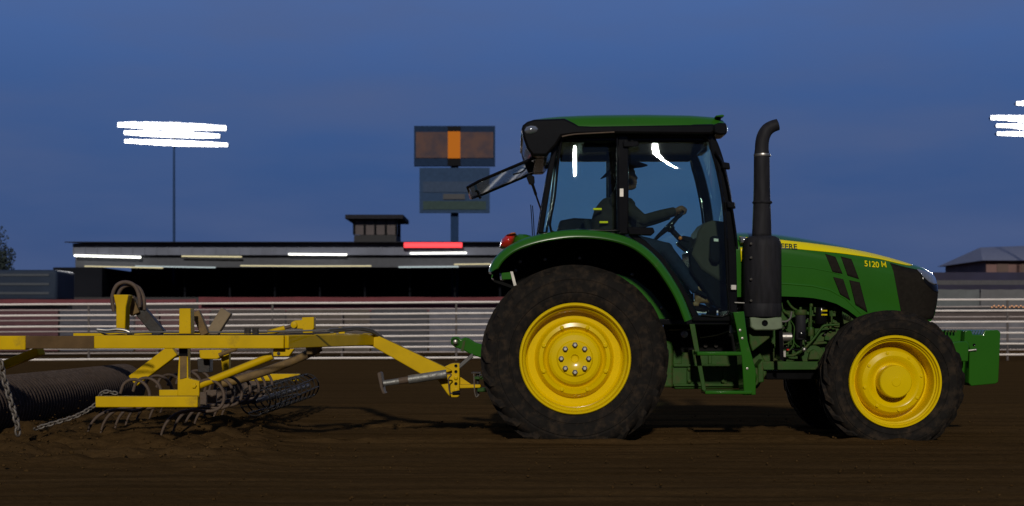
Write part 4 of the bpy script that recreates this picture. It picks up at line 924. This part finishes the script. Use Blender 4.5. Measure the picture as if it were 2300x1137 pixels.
# steps
ST = MB().prism([(1640, 702), (1664, 700), (1672, 765), (1690, 830), (1690, 885), (1664, 886), (1659, 800), (1648, 740)], 12.8, 12.62, 12.90).build('step_frame', GREEN, T, bevel=.006)
MB().prism([(1549, 728), (1561, 728), (1588, 884), (1579, 884)], 12.85, 12.86, 12.885).build('step_stringer', GREEN_D, ST, bevel=.004)
MB().span(P(1566, 799, 12.62) * 1, P(1668, 790, 12.62) + Vector((0, .28, 0))).build('step_tread', GREEN, ST, bevel=.01)
MB().span(P(1584, 886, 12.60) * 1, P(1690, 878, 12.60) + Vector((0, .30, 0))).build('step_tread', GREEN, ST, bevel=.01)
for (x, y) in ((1662, 742), (1667, 760), (1678, 828)): MB().lathe([(.012, 0), (.012, -.012), (0, -.014)], P(x, y, 12.62), 6).build('step_bolt', STEEL, ST)
MB().prism([(1690, 826), (1702, 826), (1704, 862), (1694, 872), (1690, 860)], 12.9, 12.9, 13.1).build('tank_mount', GREEN_D, ST, bevel=.01)
MB().tube(smooth_path([P(x, y, 12.85) for x, y in ((1692, 836), (1700, 846), (1700, 860), (1692, 868))], 3), .012, 8).build('tow_loop', GREEN_D, ST)
MB().prism([(1700, 820), (1712, 806), (1714, 858), (1700, 860)], 13.1, 13.05, 13.3).build('side_bracket', GREEN_D, ST, bevel=.01)

# ---- front weights
WC = MB().prism([(2100, 742), (2178, 741), (2180, 790), (2172, 866), (2128, 872), (2090, 850)], 13.15, YC - .30, YC + .30).build('weight_carrier', GREEN, T, bevel=.012)
wy = YC - .42
for k in range(10):
    wy0 = wy + k * .084
    MB().prism([(2166, 742), (2180, 742), (2184, 752), (2206, 752), (2210, 742), (2240, 741), (2246, 747), (2241, 858), (2234, 862), (2180, 867), (2174, 860), (2176, 782), (2172, 770), (2164, 768)], 13.15, wy0, wy0 + .080).build('suitcase_weight', GREEN, WC, bevel=.008, seg=3)
MB().tube([P(2172, 788, 13.12), P(2190, 786, 13.12)], .010, 10).build('retaining_rod', STEEL, WC)
MB().ball(P(2191, 786, 13.12), .014).build('rod_end', STEEL, WC); MB().lathe([(.014, 0), (.010, -.004), (0, .0)], P(2188, 775, 13.127), 14).build('pin_hole', BLACK, WC)
MB().prism([(2122, 770), (2168, 766), (2174, 772), (2172, 812), (2136, 812)], 13.12, 13.08, 13.25).build('carrier_plate', GREEN, WC, bevel=.01)
for k in range(4): MB().box(P(2124 + k * 7, 744, 13.2), (.018, .05, .02)).build('carrier_bolt', GREEN_D, WC)

# ---- rear linkage and drawbar
TL = MB().prism([(1013, 760), (1020, 756), (1030, 757), (1036, 762), (1044, 757), (1052, 759), (1070, 770), (1092, 776), (1094, 808), (1078, 803), (1056, 795), (1040, 786), (1022, 780), (1013, 772)], YC, YC - .05, YC + .05).build('top_link', GREEN, T, bevel=.012, seg=3)
MB().lathe([(.036, 0), (.040, -.012), (.034, -.018)], P(1023, 768, YC - .05), 24).build('link_eye', GREEN_D, TL)
MB().lathe([(.024, 0), (.022, -.03), (.012, -.036), (0, -.036)], P(1023, 768, YC - .05), 20).build('link_pin', STEEL, TL)
MB().prism([(1040, 766), (1046, 764), (1041, 790), (1035, 788)], YC, YC - .062, YC + .062).build('link_band', GREEN_D, TL)
DB = MB().prism([(1072, 871), (1170, 868), (1170, 880), (1072, 880)], YC, YC - .06, YC + .06).build('drawbar', GREEN_D, T, bevel=.008)
MB().prism([(1064, 846), (1100, 844), (1160, 846), (1160, 852), (1064, 852)], YC, YC - .06, YC + .06).build('drawbar_strap', GREEN_D, DB, bevel=.006)
MB().prism([(1059, 836), (1080, 836), (1080, 839), (1059, 839)], YC, YC - .05, YC + .05).build('pin_head', CAST, DB)
MB().tube([P(1073, 838, YC), P(1073, 890, YC)], .016, 12).build('hitch_pin', CAST, DB)
MB().tube(smooth_path([P(x, y, YC - .07) for x, y in ((1064, 840), (1065, 860), (1066, 880), (1070, 892), (1076, 886))], 3), .006, 6).build('pin_chain', CHAINM, DB)
MB().lathe([(.014, 0), (.02, -.015), (.014, -.03)], P(1080, 845, YC - .06), 12).build('clip_nut', STEEL, DB)

# ================================================================= DRIVER
def driver():
    Y = YC
    def D(x, y, dy=0): return P(x, y, Y) + Vector((0, dy, 0))
    body = MB()
    hc = D(1405, 396)                                          # head centre
    # head: stacked slices (row, front, back, half width)
    sl = [(372, 1414, 1389, .040), (375, 1419, 1383, .058), (380, 1424, 1379, .070), (386, 1427, 1377, .075), (391, 1427, 1377, .076), (394, 1429, 1378, .075), (397, 1431, 1379, .073), (400, 1433, 1380, .071), (403, 1431, 1381, .069), (406, 1430, 1383, .066), (409, 1431.5, 1385, .063), (411, 1429.5, 1386, .061), (413, 1431.5, 1388, .058), (416, 1429, 1390, .054), (420, 1430, 1393, .047), (424, 1427, 1396, .038), (427, 1420, 1398, .028)]
    rings = []
    for (y, f, b, hw) in sl:
        a, c = D(f, y), D(b, y); m_ = (a + c) / 2; rx = (a.x - c.x) / 2; ring = []
        for k in range(24):
            t = 2 * PI * k / 24; ct, st_ = math.cos(t), math.sin(t)
            w_ = hw * (1 - .45 * max(0, ct) ** 3)
            ring.append(Vector((m_.x + rx * ct, Y + w_ * st_, m_.z)))
        rings.append(ring)
    body.loft(rings)
    for s in (-1, 1):                                          # ears
        body.ball(D(1399, 402, s * .074), .024, (.8, .35, 1.25), 10)
    body.tube([D(1396, 415), D(1389, 434), D(1383, 446)], [.050, .052, .062], 14)                    # neck
    torso = [(446, 1416, 1358, .16), (456, 1424, 1348, .19), (470, 1426, 1338, .185), (490, 1428, 1332, .175), (510, 1426, 1330, .165), (530, 1430, 1332, .17), (548, 1434, 1336, .18)]
    def slices(tab, g):
        rs = []
        for (y, f, b, hw) in tab:
            a, c = D(f, y), D(b, y); m_ = (a + c) / 2; rx = (a.x - c.x) / 2 + g
            rs.append([Vector((m_.x + rx * math.cos(2 * PI * k / 24), Y + (hw + g) * math.sin(2 * PI * k / 24), m_.z)) for k in range(24)])
        return rs
    body.loft(slices(torso, -.012))
    arms = []
    for s, ang in ((-1, R(24)), (1, R(38))):
        grip = wc + (wu * math.cos(ang) - wv * s * math.sin(ang)) * WR
        sh = D(1384, 455, s * .175); el = D(1440, 499, s * .27); wr = grip + Vector((-.055, 0, .012)) + Vector((0, -s * -.02, 0))
        arms.append((sh, el, wr, grip, s))
        body.tube([sh, sh.lerp(el, .5), el, el.lerp(wr, .5), wr], [.058, .050, .042, .037, .028], 12); body.ball(el, .042)
        # hand: palm, four fingers wrapped over the rim, thumb under
        rd = (wu * math.cos(ang) - wv * s * math.sin(ang)); tg = (-wu * math.sin(ang) - wv * s * math.cos(ang)).normalized(); nr = rd.cross(tg).normalized()
        if nr.x > 0: nr = -nr                                   # points back to the driver
        pc_ = grip + nr * .030 + rd * .012
        body.tube([wr, wr.lerp(pc_, .6), pc_], [.028, .034, .030], 10)
        body.ball(pc_, .036, (.8, 1.15, .95), 10)
        for k, ln in enumerate((.9, 1.0, .96, .8)):
            o = tg * (-.033 + .022 * k)
            body.tube([pc_ + o + rd * .012, grip + o + rd * .034 * ln + nr * .012, grip + o + rd * .034 * ln - nr * .012, grip + o + rd * .008 - nr * .028 * ln, grip + o - rd * .012 - nr * .022], [.0105, .010, .0095, .009, .008], 8)
        body.tube([pc_ - tg * .03, grip - rd * .022 + nr * .02 - tg * .042, grip - rd * .026 - nr * .006 - tg * .05], [.012, .011, .009], 8)
    legs = []
    for s, fx, fy in ((-1, 1580, 668), (1, 1566, 684)):
        hip = D(1368, 538, s * .10); kn = D(1492, 562, s * .15); an = D(fx - 14, fy - 8, s * .15)
        legs.append((hip, kn, an, s)); body.tube([hip, hip.lerp(kn, .5), kn, kn.lerp(an, .4), an], [.080, .074, .056, .052, .038], 14)
    t = empty('person', D(1380, 548)); tag(t, 'person in dark cowboy hat and grey jacket seated in the cab gripping steering wheel', 'person')
    b = body.build('body', SKIN, t); remesh(b, .0055, 3)
    jk = MB().loft(slices(torso, .012))
    jk.tube([D(1394, 432), D(1388, 446)], [.066, .085], 16)
    for sh, el, wr, grip, s in arms:
        jk.tube([sh, sh.lerp(el, .5), el, el.lerp(wr, .5), el.lerp(wr, .9)], [.080, .068, .058, .052, .043], 14); jk.ball(sh, .082); jk.ball(el, .058)
    for k in range(26):                                        # folds at elbow and waist
        q = rng.choice(arms); c = q[1] + Vector((rng.uniform(-.07, .05), rng.uniform(-.05, .05), rng.uniform(-.03, .05))); jk.ball(c, rng.uniform(.02, .035), (1, 1, .7), 8)
    j = jk.build('jacket', JACKET, t); remesh(j, .009, 3)
    for x, y in ((1339, 474), (1353, 503)):
        MB().box(D(x, y, -.20), (.085, .03, .022)).build('yellow_patch', YSTRIPE, j, bevel=.006)
    je = MB()
    for hip, kn, an, s in legs:
        je.tube([hip, hip.lerp(kn, .5), kn, kn.lerp(an, .4), an.lerp(kn, .06)], [.098, .088, .070, .066, .054], 14); je.ball(kn, .072); je.ball(hip, .10)
    je.loft(slices([(528, 1430, 1332, .165), (545, 1434, 1332, .185), (558, 1420, 1338, .17)], .014))
    o = je.build('jeans', DENIM, t); remesh(o, .010, 3)
    for hip, kn, an, s in legs:
        bo = MB().tube([an + Vector((-.01, 0, .07)), an, an + Vector((-.005, 0, -.055))], [.055, .050, .048], 14)
        bo.tube([an + Vector((-.045, 0, -.06)), an + Vector((.05, 0, -.055)), an + Vector((.15, 0, -.075)), an + Vector((.20, 0, -.085))], [.040, .044, .038, .020], 12)
        bo.box(an + Vector((-.035, 0, -.105)), (.06, .065, .04))
        q = bo.build('boot', TAN, t); remesh(q, .009, 3)
    # hat: brim tilted back with rolled sides, pinched crown
    hm = MB(); tilt = Matrix.Rotation(R(-13), 3, 'Y'); hcn = D(1401, 384)
    rings = []
    for r_, dz in ((.085, .012), (.12, .004), (.16, 0), (.20, .004), (.205, .010), (.20, .014), (.16, .008), (.12, .010), (.085, .020)):
        ring = []
        for k in range(36):
            a = 2 * PI * k / 36; x = r_ * 1.18 * math.cos(a); y = r_ * .86 * math.sin(a); z = dz + .9 * (r_ - .085) ** 1 * abs(math.sin(a)) ** 3 * .6 - .35 * max(0, abs(math.cos(a)) - .5) * (r_ - .085) * (1.6 if math.cos(a) < 0 else .4)
            ring.append(hcn + tilt @ Vector((x, y, z)))
        rings.append(ring)
    hm.loft(rings, True, False)
    rings = []
    for z, sx, sy in ((.0, .108, .083), (.04, .106, .082), (.08, .100, .074), (.105, .094, .062), (.115, .080, .046), (.108, .055, .022), (.104, .02, .008)):
        rings.append([hcn + tilt @ Vector((sx * math.cos(2 * PI * k / 28), sy * math.sin(2 * PI * k / 28), z)) for k in range(28)])
    hm.loft(rings); hm.build('cowboy_hat', HAT, t, ang=70)
driver()

# ================================================================= ARENA DRAG
YB = 11.7
H = empty('arena_drag', (P(330, HY, 13.5).x, 13.5, 0)); tag(H, 'yellow towed arena drag with spring tines, ring roller and bent tongue', 'harrow')
def tubebar(p, q, w, h, name, m, parent, bevel=.008): return MB().bar(p, q, w, h).build(name, m, parent, bevel=bevel)
xe = P(640, 0, YB).x
zb = P(0, 768, YB).z
BM = tubebar((P(215, 0, YB).x, YB, zb), (xe, YB, zb), .11, .113, 'frame_beam', YDRAG, H)
tubebar((P(62, 0, YB).x, YB, zb - .004), (P(216, 0, YB).x, YB, zb - .004), .108, .110, 'brown_beam_section', BROWN, BM)  # this stretch of the beam is browner than its neighbours
tubebar((P(-160, 0, YB).x, YB, zb - .008), (P(62.5, 0, YB).x, YB, zb - .008), .116, .12, 'beam_sleeve', YDRAG, BM)
YB2 = 15.6
tubebar((P(-160, 0, YB).x, YB2, zb), (xe, YB2, zb), .11, .113, 'frame_beam', YDRAG, H)
e1 = P(832, 763, 13.4)
tubebar((xe - .02, YB, zb), e1 + Vector((0, 0, 0)), .112, .112, 'tongue_arm', YDRAG, H)
tubebar((xe - .02, YB2, zb), e1 + Vector((0, .02, -.002)), .110, .110, 'tongue_arm', YDRAG, H)
MB().prism([(816, 749), (840, 749), (1016, 832), (1000, 838), (950, 842), (838, 778), (820, 776)], 13.4, 13.34, 13.5).build('tongue', YDRAG, H, bevel=.008)
# cross members between the beams
for px in (300, 480, 620): tubebar((P(px, 0, YB).x, YB + .05, zb), (P(px, 0, YB).x, YB2 - .05, zb), .10, .10, 'cross_member', YDIRTY, H)
# hitch head with bolts, jack, crank
HH = MB().prism([(976, 832), (990, 828), (1010, 818), (1018, 816), (1032, 816), (1032, 888), (1028, 893), (1012, 893), (1004, 884), (978, 846)], 13.4, 13.40, 13.60).build('hitch_head', YDRAG, H, bevel=.008)
for k, y in enumerate((822, 835, 848, 862, 876)):
    if k in (0, 1, 3): MB().lathe([(.016, .004), (.016, -.002), (.010, -.002), (0, .002)], P(1024, y, 13.398), 16).build('bolt_hole', BLACK, HH)
    else: MB().lathe([(.022, 0), (.022, -.018), (.012, -.022), (0, -.022)], P(1024, y, 13.40), 6).build('hitch_bolt', YDRAG, HH)
MB().prism([(1032, 863), (1078, 863), (1081, 867), (1078, 871), (1032, 872)], YC, YC - .07, YC + .07).build('clevis', YDRAG, HH, bevel=.008)
MB().prism([(1032, 846), (1036, 848), (1058, 863), (1032, 863)], YC, YC - .02, YC + .02).build('clevis_gusset', YDRAG, HH)
JK = MB().tube([P(918, 853, 13.28), P(1003, 840, 13.28)], .042, 20).build('jack', GALV, H, ang=50)
MB().tube([P(857, 862, 13.28), P(920, 853, 13.28)], .029, 18).build('jack_leg', GALV, JK, ang=50)
MB().tube([P(896, 856, 13.28), P(917, 853, 13.28)], .032, 18).build('jack_collar', RUST, JK, ang=50)
MB().prism([(850, 838), (854, 835), (858, 838), (864, 878), (868, 883), (862, 883), (856, 868)], 13.28, 13.16, 13.40).build('jack_foot', RUST, JK, bevel=.004)
MB().prism([(960, 838), (1000, 834), (1004, 846), (964, 850)], 13.34, 13.30, 13.42).build('jack_mount', GALV, JK, bevel=.006)
MB().tube(smooth_path([P(x, y, 13.24) for x, y in ((1002, 840), (1012, 840), (1013, 844), (1008, 850), (1008, 866), (1010, 880), (1014, 884), (1018, 884))], 3), .007, 8).build('jack_crank', RUST, JK)
MB().tube([P(1016, 884, 13.24), P(1033, 882, 13.24)], [.018, .024], 14).build('crank_grip', BLACK, JK)
# lower frame near end plate, post, transverse bars
XR, XL = P(447, 0, 11.55).x - .05, P(232, 0, 11.55).x
zl = P(0, 902, 11.55).z
EB = tubebar((P(218, 0, 11.55).x, 11.55, zl), (P(447, 0, 11.55).x, 11.55, zl), .10, .093, 'lower_frame', YDRAG, H)
BL = 17.0
tubebar((XR, 11.605, zl), (XR, BL, zl), .10, .088, 'tine_bar', YDIRTY, EB)
tubebar((XL, 11.605, zl), (XL, BL, zl), .10, .088, 'tine_bar', YDIRTY, EB)
tubebar((XL - .1, BL + .055, zl), (XR + .05, BL + .055, zl), .10, .09, 'lower_frame', YDRAG, H)
PO = MB().prism([(402, 783), (421, 783), (422, 850), (447, 856), (447, 890), (398, 890), (398, 850)], 11.75, 11.76, 11.86).build('lift_post', YDRAG, H, bevel=.006)
MB().prism([(402, 783), (421, 783), (421, 800), (402, 800)], 11.75, 11.75, 11.87).build('post_sleeve', BLACK, PO)
MB().prism([(404, 800), (419, 800), (419, 848), (404, 852)], 11.75, 11.752, 11.80).build('worn_post_face', YDIRTY, PO)
MB().prism([(355, 876), (398, 876), (398, 891), (355, 891)], 11.75, 11.78, 11.86).build('post_foot', YDRAG, PO, bevel=.006)
MB().prism([(407, 693), (432, 693), (433, 750), (406, 750)], 11.85, 11.78, 11.92).build('stub_post', YDRAG, H, bevel=.006)
tubebar(P(440, 700, 12.1), P(462, 752, 12.1), .08, .07, 'stub_brace', YDIRTY, H)
tubebar(P(510, 698, 13.2), P(476, 752, 13.2), .10, .11, 'dusty_brace', mat('dusty_tan_steel', (0.21, 0.155, 0.09), .75, var=.2, dust=.3), H)
for k, y in enumerate((11.9,)):
    MB().lathe([(.022, 0), (.022, -.018), (0, -.02)], P(436, 866, 11.76), 6).build('post_bolt', YDRAG, PO)
# braces down to the post
MB().tube([P(447, 866, 11.82), P(612, 799, 11.82)], .034, 14).build('brace_tube', YDRAG, H, ang=50)
MB().prism([(617, 783), (664, 783), (652, 800), (617, 800)], 11.8, 11.72, 11.80).build('brace_bracket', YDRAG, H, bevel=.006)
MB().lathe([(.014, 0), (.014, -.012), (0, -.013)], P(626, 794, 11.72), 10).build('brace_pin', CAST, H)
MB().tube(smooth_path([P(x, y, 12.9) for x, y in ((500, 862), (560, 846), (630, 822), (690, 796), (720, 780))], 3), .04, 12).build('brace_tube', YDIRTY, H, ang=50)
MB().prism([(690, 779), (722, 778), (714, 795), (692, 796)], 12.9, 12.8, 13.0).build('brace_bracket', YDIRTY, H, bevel=.006)
tubebar(P(392, 786, 13.0), P(300, 856, 13.0), .10, .12, 'rear_brace', YDRAG, H)
MB().prism([(450, 786), (500, 785), (502, 800), (490, 807), (452, 806)], 13.2, 13.14, 13.3).build('pivot_lug', YDRAG, H, bevel=.01)
MB().tube([P(492, 798, 13.1), P(532, 783, 13.1)], .02, 10).build('pivot_link', YDIRTY, H)
MB().prism([(496, 800), (514, 790), (514, 850), (500, 850)], 13.2, 13.2, 13.3).build('pivot_leg', YDRAG, H, bevel=.006)
MB().prism([(448, 806), (476, 806), (476, 836), (450, 836)], 13.4, 13.3, 13.45).build('pivot_stop', CAST, H, bevel=.006)
# wheel-lift bracket at the front of the beam
LB = MB().prism([(664, 720), (680, 719), (680, 713), (707, 712), (707, 738), (704, 740), (704, 752), (682, 752), (682, 739), (664, 738), (655, 734), (656, 724)], 12.35, 12.30, 12.42).build('lift_bracket', YDRAG, H, bevel=.006)
MB().lathe([(.028, 0), (.028, -.03), (.016, -.034), (0, -.034)], P(661, 730, 12.30), 16).build('bracket_pin', YDRAG, LB)
MB().tube([P(602, 748, 12.34), P(640, 737, 12.34)], .026, 12).build('cylinder_barrel', YDRAG, LB); MB().tube([P(636, 738, 12.34), P(662, 730, 12.34)], .016, 12).build('cylinder_rod', RUST, LB)
MB().prism([(762, 735), (776, 735), (776, 750), (762, 750)], 13.0, 12.95, 13.05).build('hose_guide', YDRAG, H, bevel=.004)
# tall rear post, dark arm, hose loop
MB().prism([(258, 662), (292, 662), (286, 690), (284, 752), (264, 752), (264, 690)], 12.6, 12.55, 12.70).build('rear_post', YDRAG, H, bevel=.008)
MB().prism([(246, 748), (292, 746), (292, 757), (246, 757)], 12.6, 12.5, 12.75).build('post_plate', YDRAG, H, bevel=.006)
tubebar(P(298, 676, 12.85), P(362, 752, 12.85), .10, .105, 'lift_arm', CAST, H)
tubebar(P(290, 668, 12.8), P(306, 706, 12.8), .09, .09, 'arm_knuckle', YDIRTY, H)
def hose(pts, r, m=HOSE, name='hydraulic_hose'):
    MB().tube(smooth_path(pts, 6), r, 8).build(name, m, H, ang=80)
for k in range(2):
    d = Vector((.03 * k, .05 * k, -.025 * k))
    hose([P(x, y, 12.75) + d for x, y in ((256, 700), (252, 668), (262, 642), (282, 634), (302, 642), (312, 664), (314, 690))], .019, RUST)
    hose([P(x, y, 12.1) + d for x, y in ((216, 741), (232, 747), (260, 746), (286, 748), (330, 746.5), (420, 746), (520, 746.5), (600, 745), (690, 743), (740, 741))], .008)
hose([P(x, y, 12.2) for x, y in ((218, 740), (240, 742), (262, 740), (280, 742), (292, 747))], .014, STEEL)
for px in (556, 574): MB().lathe([(.001, 0), (.028, 0), (.028, .05), (.001, .05)], P(px, 750, YB) + Vector((0, 0, 0)), 8, 'Z').build('hose_clamp', CAST, H)
for k in range(2):
    hose([P(x, y + k * 4, lerp(12.6, 13.42, min(1, max(0, (x - 740) / 120)))) for x, y in ((738, 741), (775, 738), (805, 736), (835, 742), (862, 760), (890, 777), (930, 797), (970, 817), (1000, 828), (1018, 832), (1034, 820), (1050, 806), (1062, 796))], .013)
# spring tines
def tine_path(c):
    X0 = XR
    pts = [(-.045, .052), (-.02, .125), (.03, .165), (.095, .170), (.155, .140), (.195, .085), (.207, .015), (.188, -.045), (.14, -.085), (.06, -.098), (-.02, -.090), (-.10, -.092), (-.18, -.112), (-.25, -.155), (-.30, -.22), (-.33, -.30), (-.34, -.38)]
    return [Vector((x, 0, z)) for x, z in pts]
tp = smooth_path(tine_path(0), 4)
def tine(x, y):
    return MB().tube([Vector((x, y, zl)) + p for p in tp], [.014 if i < len(tp) - 12 else lerp(.014, .007, (i - len(tp) + 12) / 12) for i in range(len(tp))], 8).build('spring_tine', RUST, H, ang=80)
t0 = tine(XR, 11.80); t1 = tine(XL + .10, 11.86)
cl0 = MB().box((XR + .005, 11.80, zl + .01), (.11, .035, .115)).build('tine_clamp', RUST, H, bevel=.006)
for k in range(1, 13):
    for src, y in ((t0, 11.80), (t1, 11.86)):
        if k > 6: continue
        c = src.copy(); COL.objects.link(c); c.location = src.location + Vector((0, .40 * k, 0))
        c.rotation_euler = (rng.uniform(-.06, .06), rng.uniform(-.05, .05), rng.uniform(-.05, .05))
    if k > 6: continue
    c = cl0.copy(); COL.objects.link(c); c.location = cl0.location + Vector((0, .40 * k, 0))
# crumbler basket behind the front tine bar
bc = P(640, 876, 16); bx = XR + .14; bz = .30
CASTB = mat('dark_basket_steel', (0.020, 0.017, 0.015), .7, var=.3, spec=.2)
BK = MB().tube([(bx, 13.5, bz), (bx, 17.1, bz)], .03, 10).build('roller_basket', CAST, H, ang=80)
for k in range(11):
    y = 13.6 + k * .34; MB().tube([Vector((bx + .148 * math.cos(a), y, bz + .148 * math.sin(a))) for a in [2 * PI * j / 28 for j in range(28)]], .009, 6, loop=True).build('basket_ring', CASTB, BK, ang=80)
for j in range(8):
    a = 2 * PI * j / 8 + .25; MB().tube([(bx + .144 * math.cos(a), 13.6, bz + .144 * math.sin(a)), (bx + .144 * math.cos(a + .5), 17.0, bz + .144 * math.sin(a + .5))], .010, 6).build('basket_bar', CASTB, BK, ang=80)
# ring roller at the back
rx_, rz_, rr_ = P(268, 0, 16.9).x - .02, .285, .285
prof = [(.001, 0), (rr_ * .8, 0)]; y = 0.0
while y < 5.9:
    prof += [(rr_ * .93, y + .005), (rr_, y + .035), (rr_, y + .05), (rr_ * .93, y + .08)]; y += .085
prof += [(rr_ * .8, y), (.001, y)]
RO = MB().lathe(prof, (rx_, 11.2, rz_), 48).build('ring_roller', mat('dusty_dark_roller', (0.070, 0.052, 0.042), .95, .0, var=.3, scale=18, dust=.5, dustcol=(0.075, 0.050, 0.034), bump=.4, bscale=120, spec=.03), H, ang=25)
MB().tube([(rx_, 11.0, rz_), (rx_, 17.4, rz_)], .035, 12).build('roller_shaft', CAST, RO)
tubebar(P(-30, 836, 12.2), P(92, 788, 11.95), .09, .075, 'roller_arm', YDRAG, H)
tubebar(P(4, 812, 12.0), P(-30, 840, 12.0), .07, .06, 'roller_arm', YDRAG, H)
# levelling board trailing chains
def chain(pts, link, r, name='chain'):
    path = smooth_path(pts, 12); L = [0]
    for a, b in zip(path, path[1:]): L.append(L[-1] + (b - a).length)
    mb = MB(); s = link * .5; k = 0
    while s < L[-1]:
        i = max(j for j in range(len(L)) if L[j] <= s); i = min(i, len(path) - 2); t = (path[i + 1] - path[i]).normalized(); c = path[i].lerp(path[i + 1], (s - L[i]) / max(1e-6, L[i + 1] - L[i]))
        u = Vector((0, 1, 0)); u = (u - t * u.dot(t)).normalized(); v = t.cross(u); w = (u if k % 2 else v) * .8 + (v if k % 2 else -u) * .55; w.normalize()
        ring = [c + t * (math.cos(a) * link * .72) + w * (math.sin(a) * link * .42) for a in [2 * PI * j / 12 for j in range(12)]]
        mb.tube(ring, r, 6, loop=True); s += link; k += 1
    return mb.build(name, CHAINM, H, ang=80)
chain([P(x, y, 11.58) for x, y in ((216, 908), (196, 922), (168, 936), (130, 948), (98, 957), (78, 964))], .040, .0075)
chain([P(x, y, 11.62) for x, y in ((262, 884), (240, 880), (228, 884), (222, 896), (216, 906))], .036, .007)
chain([P(x, y, 11.4) for x, y in ((2, 812), (6, 840), (14, 868), (22, 895), (30, 922), (38, 950), (40, 970))], .052, .010)
